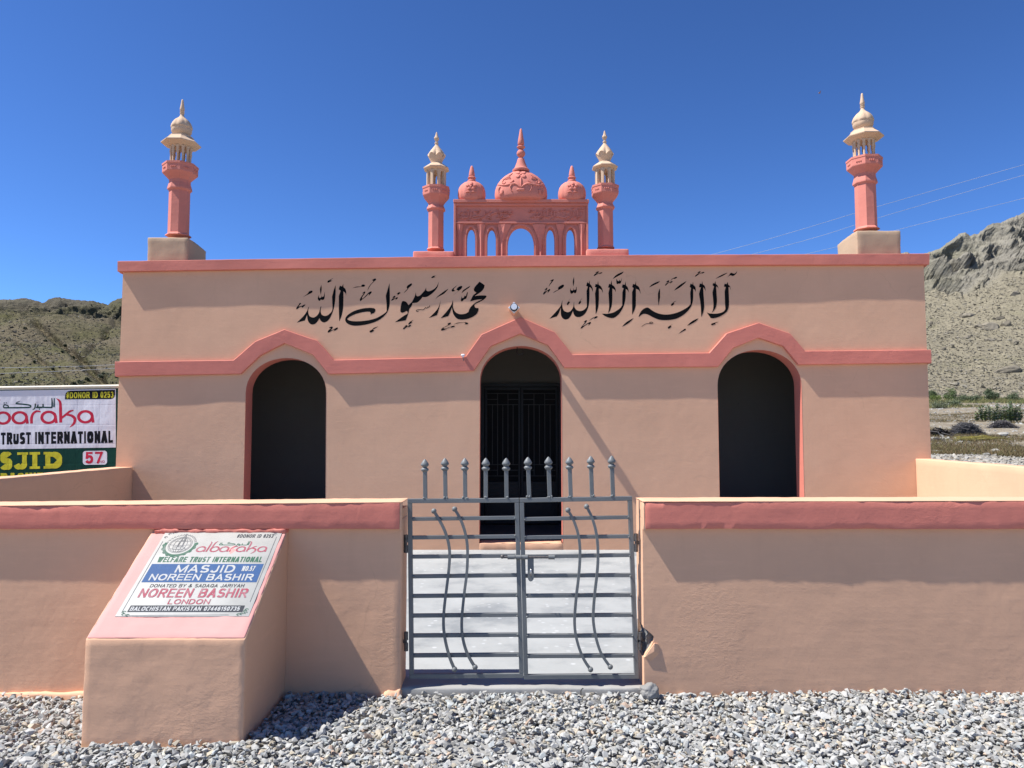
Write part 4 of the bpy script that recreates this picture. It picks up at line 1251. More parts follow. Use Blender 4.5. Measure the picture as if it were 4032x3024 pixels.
# ------------------------------------------------------------------ gate
YG = 4.78
ZG = zoomer(1550, 1750, 0.60274, YG)
def gz(x, y, d=0.0):
    p = ZG(x, y)
    return Vector((p.x, YG + d, p.z))
def gate_leaf(label, frame, rails, bars, spikes, hinge_y, hinge_x, wall_x, right):
    """frame: corner points (outer) of the leaf: tl,tr,br,bl"""
    tl, tr, br, bl = frame
    mid = gz((bl[0] + br[0]) / 2, bl[1])
    t = thing('gate_leaf', label, 'gate', (mid.x, YG, 0.036), 'the two leaves of the grey entrance gate')
    W = 0.028
    D = 0.028
    def build_bar(name, a, b, wx, wd, dep=0.0, bev=0.0025, parent=t):
        mb = MB(); mb.bar(gz(a[0], a[1], dep), gz(b[0], b[1], dep), wx, wd)
        return mb.build(name, 'gate', parent, bevel=bev)
    h = 14
    build_bar('top_rail', (tl[0], tl[1] + h), (tr[0], tr[1] + h), W, D)
    build_bar('bottom_rail', (bl[0], bl[1] - h), (br[0], br[1] - h), W, D)
    build_bar('stile', (tl[0] + h, tl[1] + 29), (bl[0] + h, bl[1] - 29), W, D)
    build_bar('stile', (tr[0] - h, tr[1] + 29), (br[0] - h, br[1] - 29), W, D)
    for k, (ya, yb_) in enumerate(rails):
        f = (ya - tl[1]) / (bl[1] - tl[1])
        xa = tl[0] + (bl[0] - tl[0]) * f + 28
        xb = tr[0] + (br[0] - tr[0]) * f - 28
        r_ = build_bar('rail', (xa, ya), (xb, yb_), 0.0235, 0.024, 0.001, 0.002)
        for xx, yy in ((xa + 3, ya), (xb - 3, yb_)):
            mb = MB(); mb.sphere(gz(xx, yy + random.uniform(-8, 8), -0.013), random.uniform(0.005, 0.008), 6, 4)
            mb.build('weld_bead', 'gate', r_, smooth=80)
    for pts in bars:
        p = [Vector(q) for q in pts]
        dp = []
        for i in range(len(p) - 1):
            a = p[i - 1] if i else p[i]; b = p[i]; c = p[i + 1]; d = p[i + 2] if i + 2 < len(p) else c
            for k in range(4):
                q = k / 4
                dp.append(0.5 * ((2 * b) + (c - a) * q + (2 * a - 5 * b + 4 * c - d) * q * q + (3 * b - a - 3 * c + d) * q**3))
        dp.append(p[-1])
        mb = MB(); mb.tube([gz(q.x, q.y, -0.021) for q in dp], 0.0122, 4)
        cb = mb.build('curved_bar', 'gate', t)
        for q in (p[0], p[-1]):
            mb = MB(); mb.sphere(gz(q.x, q.y, -0.021), 0.0172, 16, 10)
            mb.build('ball', 'gate', cb, smooth=180)
    for (xt, yt, xb, yb_) in spikes:
        mb = MB(); mb.bar(gz(xb, yb_ + 4), gz(xt + (xb - xt) * 0.25, yt + 76), 0.026, 0.022)
        sp = mb.build('spike', 'gate', t, bevel=0.002)
        k = (ZG(100, 100) - ZG(0, 100)).length / 100
        xm = xt
        prof = [(10, 84), (18, 82), (26, 72), (26, 66), (18, 58), (13, 55), (15, 52), (26, 42), (27, 36), (22, 26), (13, 12), (6, 4), (1.5, 0)]
        mb = MB()
        c = gz(xm, yt)
        mb.lathe([(r * k, c.z - yy * k * 1.0) for r, yy in prof], 18, (c.x, YG), 0, None)
        mb.v = [(x, YG + (y - YG) * 0.8, z) for x, y, z in mb.v]
        mb.build('spearhead', 'gate', sp, smooth=60)
        for q in range(3):
            mb = MB(); mb.sphere(gz(xb + random.uniform(-16, 16), yb_ - random.uniform(-2, 6), -0.010), random.uniform(0.005, 0.009), 6, 4)
            mb.build('weld_bead', 'gate', sp, smooth=80)
    for hy0, hy1 in hinge_y:
        mb = MB()
        ym = (hy0 + hy1) / 2
        L_ = (hy1 - hy0)
        for a, b in ((hy0, hy0 + L_ * 0.42), (hy0 + L_ * 0.58, hy1)):
            mb.tube([gz(hinge_x, a, -0.006), gz(hinge_x, b, -0.006)], 0.0135, 10)
        mb.tube([gz(hinge_x, hy0 - 2, -0.006), gz(hinge_x, hy1 + 2, -0.006)], 0.007, 8)
        hg = mb.build('hinge', 'rust', t, smooth=50)
        mb = MB()
        xw = gz(wall_x, ym).x
        xh = gz(hinge_x, ym).x
        mb.box(min(xw, xh), max(xw, xh), YG - 0.004, YG + 0.004, gz(0, ym + 12).z, gz(0, ym - 12).z)
        mb.build('hinge_strap', 'rust', hg)
    return t
SPL = [(204, 95, 207, 352), (335, 88, 339, 350), (465, 88, 468, 350), (602, 88, 602, 348), (735, 88, 738, 348)]
SPR = [(877, 82, 886, 345), (1011, 80, 1020, 343), (1148, 80, 1157, 340), (1287, 75, 1296, 338), (1424, 73, 1433, 335)]
BL = [[(265, 433), (300, 490), (335, 560), (360, 640), (368, 720), (362, 820), (350, 920), (335, 1040), (328, 1130), (330, 1210), (345, 1300), (370, 1390), (400, 1462)],
      [(400, 420), (435, 480), (465, 560), (482, 650), (484, 750), (478, 850), (465, 950), (455, 1040), (447, 1130), (448, 1220), (465, 1310), (495, 1385), (533, 1448)]]
BR = [[(1137, 427), (1172, 490), (1200, 570), (1214, 660), (1214, 760), (1205, 870), (1192, 980), (1183, 1080), (1180, 1160), (1188, 1240), (1212, 1330), (1245, 1405), (1284, 1463)],
      [(1258, 404), (1293, 475), (1318, 560), (1330, 650), (1332, 750), (1325, 850), (1312, 960), (1303, 1070), (1302, 1150), (1318, 1250), (1345, 1340), (1375, 1395), (1412, 1446)]]
gl = gate_leaf('left leaf of the grey spiked gate, bolt end resting on its edge', [(92, 355), (819, 350), (848, 1521), (104, 1526)],
          [(487, 478), (608, 600), (733, 727), (862, 853), (990, 983), (1118, 1112), (1248, 1243), (1378, 1373)], BL, SPL, [(590, 706), (1223, 1347)], 82, 62, False)
gr = gate_leaf('right leaf of the grey spiked gate, carrying the hasp plate and sliding bolt', [(823, 350), (1557, 338), (1600, 1526), (850, 1531)],
          [(487, 475), (607, 600), (733, 722), (858, 853), (988, 983), (1118, 1113), (1250, 1247), (1382, 1378)], BR, SPR, [(582, 700)], 1582, 1606, True)
# lower right hinge sits a little further out
mb = MB()
for a, b in ((1222, 1272), (1290, 1338)):
    mb.tube([gz(1610, a, -0.010), gz(1610, b, -0.010)], 0.0135, 10)
mb.tube([gz(1610, 1222, -0.010), gz(1610, 1338, -0.010)], 0.007, 8)
mb.bar(gz(1597, 1280), gz(1640, 1280, 0.01), 0.02, 0.008)
mb.build('hinge', 'rust', gr, smooth=50)
# sliding bolt with its keepers and hasp
mb = MB(); mb.tube([gz(712, 731, -0.030), gz(1050, 732, -0.030)], 0.008, 10)
mb.sphere(gz(710, 728, -0.030), 0.013, 8, 6)
bolt = mb.build('bolt', 'rust', gr, smooth=50)
for a, b in ((744, 792), (834, 876), (1010, 1050)):
    mb = MB(); mb.tube([gz(a, 731, -0.030), gz(b, 731, -0.030)], 0.0142, 12)
    mb.build('bolt_keeper', 'gate', bolt, smooth=50)
mb = MB(); mb.tube([gz(795, 731, -0.030), gz(832, 731, -0.030)], 0.0142, 12)
mb.build('bolt_keeper', 'gate', gl, smooth=50)
mb = MB()
hp = [(874, 738), (914, 738), (916, 862), (912, 876), (904, 886), (895, 889), (886, 886), (878, 876), (875, 862)]
flat_poly(mb, [hp, [(890, 808), (900, 808), (900, 850), (890, 850)]], lambda x, y: gz(x, y, -0.034))
flat_poly(mb, [hp, [(890, 808), (900, 808), (900, 850), (890, 850)]], lambda x, y: gz(x, y, -0.030))
vs = []
for x, y in hp: vs += [gz(x, y, -0.034), gz(x, y, -0.030)]
mb.add(vs, [(2 * i, (2 * i + 2) % 18, (2 * i + 3) % 18, 2 * i + 1) for i in range(9)])
hs = mb.build('hasp', 'gate', gr)
mb = MB(); mb.tube([gz(895, 806, -0.02), gz(895, 806, -0.044), gz(895, 815, -0.050), gz(895, 842, -0.050), gz(895, 850, -0.044), gz(895, 850, -0.02)], 0.0035, 8)
mb.build('staple', 'steel', hs, smooth=60)

# ------------------------------------------------------------------ plaque stand
PX0, PX1, PYF, PYB, PZF, PZB = -2.250, -1.405, 3.98, 4.668, 0.534, 0.999
st_ = thing('plaque_stand', 'squat peach masonry stand with slanted pink top, built against the wall left of the gate', 'plaque stand', ((PX0 + PX1) / 2, (PYF + PYB) / 2, 0))
mb = MB()
def z_slope(y): return PZF + (PZB - PZF) * (y - PYF) / (PYB - PYF)
c8 = [[[(x, y, z) for z in (-0.12, z_slope(y) - 0.006)] for y in (PYF, YW0 + 0.004)] for x in (PX0, PX1)]
rough_box(mb, c8, 0.03, 0.003, 2.5, 0.006, 0.0016, 20)
mb.build('body', 'peach_near', st_, smooth=55)
nrm = Vector((0, -(PZB - PZF), PYB - PYF)).normalized()
sl = Vector((0, PYB - PYF, PZB - PZF)); SLEN = sl.length; sl.normalize()
def on_slope(u, v, h=0.0):
    """u along x from PX0, v up the slope from the front edge"""
    return Vector((PX0 + u, PYF, PZF)) + sl * v + nrm * h
mb = MB()
c8 = [[[on_slope(u, v, h) for h in (-0.012, 0.0)] for v in (0.004, SLEN - 0.012)] for u in (0.006, PX1 - PX0 - 0.006)]
rough_box(mb, c8, 0.03, 0.003, 5, 0.006, 0.002, 25)
mb.build('slanted_top', 'pale_pink', st_, smooth=50)
mb = MB(); rough_box(mb, box8(PX0 + 0.02, PX1 - 0.0, PYB - 0.012, YW0 + 0.002, PZB - 0.012, 1.0175), 0.025, 0.006, 12, 0.01, 0.004, 40)
mb.build('mortar_fillet', 'pink', st_, smooth=50)
def slope_uv(px, py):
    d = ray(px, py); o = Vector((0, 0, EYE)); p0 = Vector((PX0, PYF, PZF))
    k = (p0 - o).dot(nrm) / d.dot(nrm)
    q = o + d * k - p0
    return q.x, q.dot(sl)
def pz(x, y):      # crop of the photo used for measuring
    return slope_uv(300 + x * .63291, 1950 + y * .63291)
def marble():
    m, t, b = new_mat('white_marble_slab')
    tc = nd(t, "ShaderNodeTexCoord").outputs['Object']
    n = noise_node(t, tc, 9, 6, 0.7); n2 = noise_node(t, tc, 40, 5, 0.7)
    c = ramp(t, n, [(0.3, (0.32, 0.31, 0.275)), (0.6, (0.37, 0.36, 0.325)), (0.8, (0.335, 0.315, 0.27))])
    c = mix(t, ramp(t, n2, [(0.6, (0, 0, 0)), (0.8, (0.35, 0.35, 0.35))]), c, (0.24, 0.235, 0.22))
    t.links.new(c, b.inputs['Base Color']); b.inputs['Roughness'].default_value = 0.55
    b.inputs['Specular IOR Level'].default_value = 0.3
    add_bump(t, b, [(n2, 0.15, 0.001)])
    return m
M['marble'] = marble()
def worn(name, col, wear=(0.32, 0.31, 0.30), lo=0.52, hi=0.72):
    m, t, b = new_mat(name)
    tc = nd(t, "ShaderNodeTexCoord").outputs['Object']
    n = noise_node(t, tc, 30, 5, 0.75, (1, 0.6, 0.6)); n2 = noise_node(t, tc, 110, 4, 0.7)
    c = ramp(t, n2, [(0.3, sc3(col, 0.85)), (0.7, sc3(col, 1.15))])
    c = mix(t, ramp(t, n, [(lo, (0, 0, 0)), (hi, (0.6, 0.6, 0.6))]), c, wear)
    t.links.new(c, b.inputs['Base Color']); b.inputs['Roughness'].default_value = 0.6
    b.inputs['Specular IOR Level'].default_value = 0.25
    return m
M['pl_blue'] = worn('worn_blue_paint', (0.011, 0.060, 0.170), lo=0.6, hi=0.85)
M['pl_red'] = worn('worn_red_paint', (0.27, 0.035, 0.06), lo=0.46, hi=0.75)
M['pl_green'] = worn('worn_green_paint', (0.016, 0.085, 0.045), lo=0.5, hi=0.8)
M['pl_dark'] = worn('worn_dark_paint', (0.014, 0.017, 0.025), lo=0.6, hi=0.85)
M['pl_grey'] = worn('worn_grey_line', (0.09, 0.09, 0.09), lo=0.45, hi=0.7)
M['pl_white'] = worn('worn_white_lettering', (0.36, 0.36, 0.345), (0.22, 0.25, 0.31), 0.7, 0.9)
c_tl, c_tr, c_bl, c_br = pz(553, 232), pz(1276, 236), pz(244, 757), pz(1082, 757)
PU0 = (c_tl[0] + c_bl[0]) / 2; PU1 = (c_tr[0] + c_br[0]) / 2
PV0 = (c_bl[1] + c_br[1]) / 2; PV1 = (c_tl[1] + c_tr[1]) / 2
mb = MB()
c8 = [[[on_slope(u, v, h) for h in (-0.004, 0.004)] for v in (PV0, PV1)] for u in (PU0, PU1)]
rough_box(mb, c8, 0.2, 0.0, 5, 0.002)
plq = mb.build('marble_plaque', 'marble', st_, smooth=40)
H0 = 0.0042
def sp0(u, v, h=0.0): return on_slope(u, v, H0 + h)
sp = Lift(sp0, 0.000008)
def sp2_(u, v, h=0.0): return on_slope(u, v, H0 + 0.0016 + h)
sp2 = Lift(sp2_, 0.000008)
def pl_text(s, xl, xr, ytop, ybot, mat, f=sp, bold=0.02, name='lettering', shear=0.0):
    """x/y in the measuring crop: left and right end on the baseline, top and bottom rows"""
    u0, v0 = pz(xl, ybot); u1, _ = pz(xr, ybot)
    _, v1 = pz((xl + xr) / 2, ytop)
    mb = MB(); put_text(mb, s, u0, u1, v0, v1, f, bold, shear)
    return mb.build(name, mat, plq)
def pl_rect(xl, xr, ytop, ybot, mat, name):
    u0, v0 = pz(xl, ybot); u1, _ = pz(xr, ybot); _, v1 = pz((xl + xr) / 2, ytop)
    mb = MB(); q = sp.next(); mb.add([q(u0, v0), q(u1, v0), q(u1, v1), q(u0, v1)], [(0, 1, 2, 3)])
    return mb.build(name, mat, plq)
pl_text('#DONOR ID 0253', 998, 1224, 246, 268, 'pl_dark', bold=0.03)
pl_text('WELFARE TRUST INTERNATIONAL', 500, 1152, 386, 420, 'pl_green', bold=0.045)
pl_rect(406, 1122, 431, 545, 'pl_blue', 'blue_panel')
pl_text('MASJID', 610, 978, 438, 486, 'pl_white', sp2, 0.03)
pl_text('NO.57', 1028, 1106, 444, 476, 'pl_white', sp2, 0.02)
pl_text('NOREEN BASHIR', 448, 1094, 494, 535, 'pl_white', sp2, 0.03)
pl_text('DONATED BY & SADAQA JARIYAH', 456, 1042, 556, 577, 'pl_dark', bold=0.015)
pl_text('NOREEN BASHIR', 380, 1056, 584, 640, 'pl_red', bold=0.025)
pl_text('LONDON', 566, 826, 650, 682, 'pl_red', bold=0.025)
pl_rect(318, 1034, 690, 730, 'pl_dark', 'dark_strip')
pl_text('BALOCHISTAN PAKISTAN 07446150735', 332, 1014, 698, 724, 'pl_white', sp2, 0.03)
# thin engraved border
for a, b in (((540, 290), (283, 735)), ((1247, 262), (1082, 668)), ((300, 752), (950, 748))):
    u0, v0 = pz(*a); u1, v1 = pz(*b)
    mb = MB(); stroke(mb, [(u0, v0), (u1, v1)], 0.0022, sp, 1); mb.build('border_line', 'pl_grey', plq)
for (x, y) in ((295, 745), (320, 750), (300, 730), (1055, 735), (1030, 742), (1010, 746), (1062, 715), (1052, 725), (1240, 246), (585, 245), (610, 238), (560, 265)):
    u, v = pz(x, y)
    mb = MB()
    stroke(mb, [(u + 0.009 * math.cos(a), v + 0.006 * math.sin(a)) for a in np.linspace(0, 5, 6)], 0.004, sp, 2)
    mb.build('corner_flourish', 'pl_green' if y > 600 else 'pl_grey', plq)

# the charity's word mark, drawn as pen strokes (x right, y down, baseline 450, x-height 120)
def mark_a(x):
    ring = [(x + 72 * math.cos(a), 388 + 58 * math.sin(a)) for a in np.linspace(0, 2 * math.pi, 15)[:-1]]
    return [(ring, [24 + 8 * abs(math.cos(a)) for a in np.linspace(0, 2 * math.pi, 15)[:-1]], True),
            ([(x + 66, 345), (x + 74, 390), (x + 82, 450)], [18, 26, 30], False)]
def mark_b(x):
    ring = [(x + 70 * math.cos(a), 388 + 58 * math.sin(a)) for a in np.linspace(0, 2 * math.pi, 15)[:-1]]
    return [(ring, [24 + 8 * abs(math.cos(a)) for a in np.linspace(0, 2 * math.pi, 15)[:-1]], True),
            ([(x - 30, 195), (x - 58, 225), (x - 68, 290), (x - 70, 390)], [5, 24, 30, 30], False)]
def mark_l(x):
    return [([(x - 25, 200), (x + 5, 225), (x + 12, 300), (x + 14, 450)], [4, 22, 30, 30], False)]
def mark_r(x):
    return [([(x, 450), (x, 390), (x + 18, 345), (x + 55, 322), (x + 95, 328)], [30, 30, 26, 22, 14], False)]
def mark_k(x):
    return [([(x - 36, 190), (x + 2, 225), (x + 8, 300), (x + 10, 445)], [4, 26, 32, 32], False),
            ([(x + 16, 400), (x + 60, 365), (x + 105, 330), (x + 145, 318)], [22, 24, 22, 10], False),
            ([(x + 60, 362), (x + 120, 372), (x + 158, 405), (x + 150, 455), (x + 105, 496)], [16, 26, 32, 28, 4], False)]
WORD = [(mark_a, -215), (mark_l, -105), (mark_b, 35), (mark_a, 210), (mark_r, 335), (mark_a, 515), (mark_k, 632), (mark_a, 902)]
ARAB = [([(548, 180), (552, 230), (550, 270), (535, 278), (400, 272)], [10, 16, 16, 14, 14]), ([(574, 180), (572, 275)], [10, 16]),
        ([(455, 240), (450, 275), (380, 276)], [14, 14, 12]), ([(405, 245), (395, 275)], [12, 12]), ([(375, 235), (372, 270), (362, 290), (345, 298)], [14, 14, 12, 4]),
        ([(215, 205), (170, 230), (250, 240), (318, 252), (322, 272), (240, 275), (45, 274)], [4, 14, 14, 14, 14, 14, 14]),
        ([(48, 240), (90, 255), (80, 275), (40, 270), (48, 240)], [12, 12, 12, 12, 12]), ([(412, 293), (422, 295)], [14, 14]), ([(42, 222), (52, 224)], [12, 12]), ([(64, 222), (74, 224)], [12, 12])]
def draw_word(mbw, f, upto=0):
    for fn, x in WORD[upto:]:
        for pts, wd, cl in fn(x):
            stroke(mbw, pts, wd, f, 3, close=cl)
def draw_arab(mbw, f):
    for pts, wd in ARAB: stroke(mbw, pts, wd, f, 3)
# on the plaque
uA, vA = pz(742, 355); uB, _ = pz(1180, 350)
kx = (uB - uA) / (990 + 285)
_, vT = pz(1000, 290); ky = (vT - vA) / 255
f0 = lambda x, y, h=0.0: sp0(uA + (x + 285) * kx + (450 - y) * ky * 0.12, vA + (450 - y) * ky, 0.0006 + h)
f = Lift(f0, 0.000008)
mb = MB(); draw_word(mb, f); mb.build('word_mark', 'pl_red', plq)
mb = MB(); draw_arab(mb, Lift(lambda x, y, h=0.0: f0(x + 25, y + 10, h + 0.0003), 0.000008)); mb.build('arabic_mark', 'pl_green', plq)
# round emblem: gear, globe and minaret
ue, ve = pz(648, 312)
er = 0.062
ef = Lift(lambda x, y, h=0.0: sp0(ue + x * er, ve + y * er, 0.0006 + h), 0.000008)
mb = MB()
gear = []
for i in range(61):
    a = math.radians(168 + 204 * i / 60)
    r = 1.62 + (0.10 if (i // 3) % 2 else 0.0)
    gear.append((r * math.cos(a), r * math.sin(a)))
inner = [(1.34 * math.cos(math.radians(168 + 204 * i / 60)), 1.34 * math.sin(math.radians(168 + 204 * i / 60))) for i in range(61)]
flat_poly(mb, [gear + inner[::-1]], ef)
mb.build('emblem_gear', 'pl_green', plq)
mb = MB()
for rx, ry in ((1.12, 1.12), (1.0, 1.0), (0.62, 1.0), (0.22, 1.0)):
    stroke(mb, [(rx * math.cos(a), ry * math.sin(a)) for a in np.linspace(0, 2 * math.pi, 25)[:-1]], 0.05, ef, 1, close=True)
for y in (-0.55, 0, 0.55):
    xx = math.sqrt(1 - y * y)
    stroke(mb, [(-xx, y), (0, y - 0.08), (xx, y)], 0.045, ef, 3)
for pts in ([(-0.15, -0.3), (-0.1, 0.6), (0.0, 1.3), (0.06, 1.6)], [(0.3, -0.3), (0.25, 0.6), (0.12, 1.3), (0.06, 1.6)], [(-0.2, 0.6), (0.35, 0.6)], [(-0.15, 1.1), (0.28, 1.1)], [(-0.5, -0.3), (0.5, -0.3), (0.45, -0.6), (-0.45, -0.6)]):
    stroke(mb, pts, 0.09, ef, 2)
for a0, a1 in ((95, 165), (20, 82)):
    for i in range(7):
        a = math.radians(a0 + (a1 - a0) * i / 6)
        q = (1.42 * math.cos(a), 1.42 * math.sin(a))
        stroke(mb, [(q[0] - 0.09, q[1] - 0.08), (q[0], q[1] + 0.1), (q[0] + 0.1, q[1] - 0.05)], 0.06, ef, 2)
mb.build('emblem_globe', 'pl_grey', plq)

# ------------------------------------------------------------------ printed banner on its pole frame
YBN = 10.32
ZB = zoomer(0, 1500, .37383, YBN)
def cloth(name, col, rough=0.5):
    m, t, b = new_mat(name)
    tc = nd(t, "ShaderNodeTexCoord").outputs['Object']
    n = noise_node(t, tc, 2.2, 3, 0.5, (1, 1, 0.7)); n2 = noise_node(t, tc, 7, 3, 0.55, (1.0, 1, 0.35))
    b.inputs['Base Color'].default_value = (*col, 1)
    b.inputs['Roughness'].default_value = rough
    b.inputs['Specular IOR Level'].default_value = 0.15
    # sharp fold lines left from packing
    xyz = nd(t, "ShaderNodeSeparateXYZ"); t.links.new(tc, xyz.inputs[0])
    wob = noise_node(t, tc, 1.5, 2, 0.5)
    def folds(sock, period):
        p = math_n(t, 'FRACT', math_n(t, 'ADD', math_n(t, 'DIVIDE', sock, period), math_n(t, 'MULTIPLY', wob, 0.06)))
        return math_n(t, 'ABSOLUTE', math_n(t, 'SUBTRACT', p, 0.5))
    f1 = ramp(t, folds(xyz.outputs[0], 0.31), [(0.0, (0, 0, 0)), (0.05, (1, 1, 1))])
    f2 = ramp(t, folds(xyz.outputs[2], 0.27), [(0.0, (0, 0, 0)), (0.05, (1, 1, 1))])
    n3 = noise_node(t, tc, 5, 4, 0.6, (1.6, 1, 0.5))
    add_bump(t, b, [(n, 0.8, 0.04), (n3, 0.6, 0.012), (f1, 0.22, 0.004), (f2, 0.22, 0.004)])
    return m
M['bn_white'] = cloth('banner_white_vinyl', (0.68, 0.66, 0.68))
M['bn_green'] = cloth('banner_green_print', (0.004, 0.040, 0.026))
M['bn_red'] = cloth('banner_red_print', (0.52, 0.022, 0.050))
M['bn_black'] = cloth('banner_black_print', (0.006, 0.006, 0.008))
M['bn_yellow'] = cloth('banner_yellow_print', (0.56, 0.50, 0.03))
M['pole'] = simple('cream_pole_paint', (0.66, 0.60, 0.46), 0.5, bump=0.1)
tr = ZB(1235, 60)
bn = thing('banner', 'white and green printed banner on cream poles beside the left end of the mosque', 'banner', (tr.x - 1.3, YBN, 0))
XL = -1330        # left edge, outside the frame
def bz(x, y, d=0.0):
    p = ZB(x, y); return Vector((p.x, YBN - d, p.z))
def bsl(x): return -0.0155 * (x - 1240)      # the banner hangs slightly askew
def bq(x, y, d=0.0): return bz(x, y + bsl(x), d)
def brect(x0, x1, y0, y1, mat, d, name, n=14):
    mb = MB()
    vs = []; fs = []
    for i in range(n + 1):
        x = x0 + (x1 - x0) * i / n
        vs += [bq(x, y0, d), bq(x, y1, d)]
    mb.add(vs, [(2 * i, 2 * i + 2, 2 * i + 3, 2 * i + 1) for i in range(n)])
    return mb.build(name, mat, bn)
mb = MB()
for d in (0.0, 0.004):
    mb.add([bq(XL, 68, d), bq(1244, 68, d), bq(1222, 1420, d), bq(XL, 1420, d)], [(0, 1, 2, 3)])
sheet = mb.build('banner_sheet', 'bn_green', bn)
brect(XL + 22, 1222, 84, 700, 'bn_white', 0.0055, 'white_field', 1)
M2 = 0.0060; M3 = 0.0068
def btext(s, x0, x1, ytop, ybot, mat, d=M2, bold=0.04, name='lettering'):
    mb = MB()
    put_text(mb, s, x0, x1, -ybot, -ytop, Lift(lambda x, y, h=0.0: bq(x, -y, d + h), 0.000006), bold)
    return mb.build(name, mat, bn)
# donor tab with two round corners
mb = MB()
tab = [(688, 186), (688, 150), (694, 122), (712, 104), (740, 95), (1214, 93), (1214, 140), (1208, 168), (1192, 184), (1165, 190)]
flat_poly(mb, [tab], lambda x, y: bq(x, y, M2)); mb.build('donor_tab', 'bn_black', bn)
btext('#DONOR ID 0253', 700, 1198, 112, 176, 'bn_yellow', M3, 0.02)
btext('WELFARE', -560, -20, 526, 652, 'bn_black', M2, 0.085)
btext('TRUST', 12, 328, 524, 652, 'bn_black', M2, 0.085)
btext('INTERNATIONAL', 372, 1192, 524, 652, 'bn_black', M2, 0.085)
btext('MA', -330, -30, 728, 905, 'bn_yellow', M2, 0.10)
btext('S', 5, 130, 728, 918, 'bn_yellow', M2, 0.10)
btext('J', 150, 285, 736, 916, 'bn_yellow', M2, 0.10)
btext('D', 480, 655, 736, 912, 'bn_yellow', M2, 0.12)
mb = MB()
for q in ([(315, 735), (425, 735), (425, 762), (396, 762), (396, 886), (425, 886), (425, 912), (315, 912), (315, 886), (344, 886), (344, 762), (315, 762)],
          [(185, 736), (300, 736), (300, 762), (185, 762)], [(462, 736), (500, 736), (500, 762), (462, 762)], [(462, 886), (500, 886), (500, 912), (462, 912)]):
    flat_poly(mb, [q], Lift(lambda x, y, h=0.0: bq(x, y, M2 + 0.0005 + h)))
mb.build('lettering', 'bn_yellow', bn)
mb = MB()
rr = []
for cx, cy, a0 in ((905, 760, 180), (1100, 760, 270), (1100, 850, 0), (905, 850, 90)):
    for a in np.linspace(a0, a0 + 90, 6):
        rr.append((cx + 30 * math.cos(math.radians(a)), cy + 28 * math.sin(math.radians(a))))
flat_poly(mb, [rr], lambda x, y: bq(x, y, M2)); mb.build('number_panel', 'bn_white', bn)
btext('57', 900, 1085, 742, 866, 'bn_red', M3, 0.045)
btext('NO', 1052, 1105, 834, 858, 'bn_red', M3, 0.02)
btext('NOREEN BASHIR', -560, 470, 952, 1100, 'bn_yellow', M2, 0.10)
mb = MB(); draw_word(mb, Lift(lambda x, y, h=0.0: bq(x, y - 16, M2 + h), 0.000012)); mb.build('word_mark', 'bn_red', bn)
mb = MB(); draw_arab(mb, Lift(lambda x, y, h=0.0: bq(x, y - 10, M2 + 0.0004 + h), 0.000012)); mb.build('arabic_mark', 'bn_green', bn)
mb = MB(); mb.tube([bq(XL - 30, 54, 0.0), bq(1258, 54, 0.0)], 0.021, 12); mb.build('top_pole', 'pole', bn, smooth=60)
mb = MB(); mb.tube([bq(XL - 30, 72, 0.01), bq(1246, 72, 0.01)], 0.006, 6); mb.build('hem_rope', 'pole', bn, smooth=60)
for xx in (1250, XL):
    a = bq(xx, 54); b = bz(xx - 25, 900)
    mb = MB(); mb.tube([Vector((a.x, YBN + 0.012, a.z)), Vector((a.x - 0.035, YBN + 0.012, -0.1))], 0.014, 10); mb.build('side_pole', 'pole', bn, smooth=60)

# ------------------------------------------------------------------ lamp on its arm over the middle arch
lp = P(2024, 1212, 9.925)
lam = thing('wall_lamp', 'white lamp on a peach arm sticking out above the middle arch', 'lamp', (lp.x, 10.19, lp.z))
ll = 0.56
A = Vector((lp.x, YF - 0.002, lp.z)); Bp = Vector((lp.x, 9.925, lp.z))
mb = MB()
hw = 0.068
vs = []
for p in (A, Bp):
    for dx, dz_ in ((0, hw), (hw, 0), (0, -hw), (-hw, 0)):
        vs.append((p.x + dx, p.y, p.z + dz_))
mb.add(vs, [(0, 1, 2, 3), (7, 6, 5, 4), (0, 4, 5, 1), (1, 5, 6, 2), (2, 6, 7, 3), (3, 7, 4, 0)])
mb.build('arm', 'peach', lam, bevel=0.006)
mb = MB(); hw = 0.078; vs = []
for y in (9.910, 9.923):
    for dx, dz_ in ((0, hw), (hw, 0), (0, -hw), (-hw, 0)):
        vs.append((lp.x + dx, y, lp.z + dz_))
mb.add(vs, [(3, 2, 1, 0), (4, 5, 6, 7), (0, 1, 5, 4), (1, 2, 6, 5), (2, 3, 7, 6), (3, 0, 4, 7)])
mb.build('back_plate', 'white_plastic', lam, bevel=0.003)
def ytube(name, mat, r0, r1, y0, y1, n=16, dz_=0.0):
    mb = MB(); vs = []
    for r, y in ((r0, y0), (r1, y1)):
        for k in range(n):
            a = 2 * math.pi * k / n
            vs.append((lp.x + r * math.cos(a), y, lp.z + dz_ + r * math.sin(a)))
    mb.add(vs, [(k, (k + 1) % n, n + (k + 1) % n, n + k) for k in range(n)] + [tuple(range(n))[::-1], tuple(range(n, 2 * n))])
    return mb.build(name, mat, lam, smooth=40)
ytube('socket_ring', 'rubber', 0.053, 0.053, 9.909, 9.865)
ytube('bulb', 'white_plastic', 0.041, 0.041, 9.908, 9.825, 12, 0.0)
mb = MB(); mb.sphere((lp.x, 9.9105, lp.z - 0.062), 0.006, 8, 6); mb.build('screw', 'steel', lam)
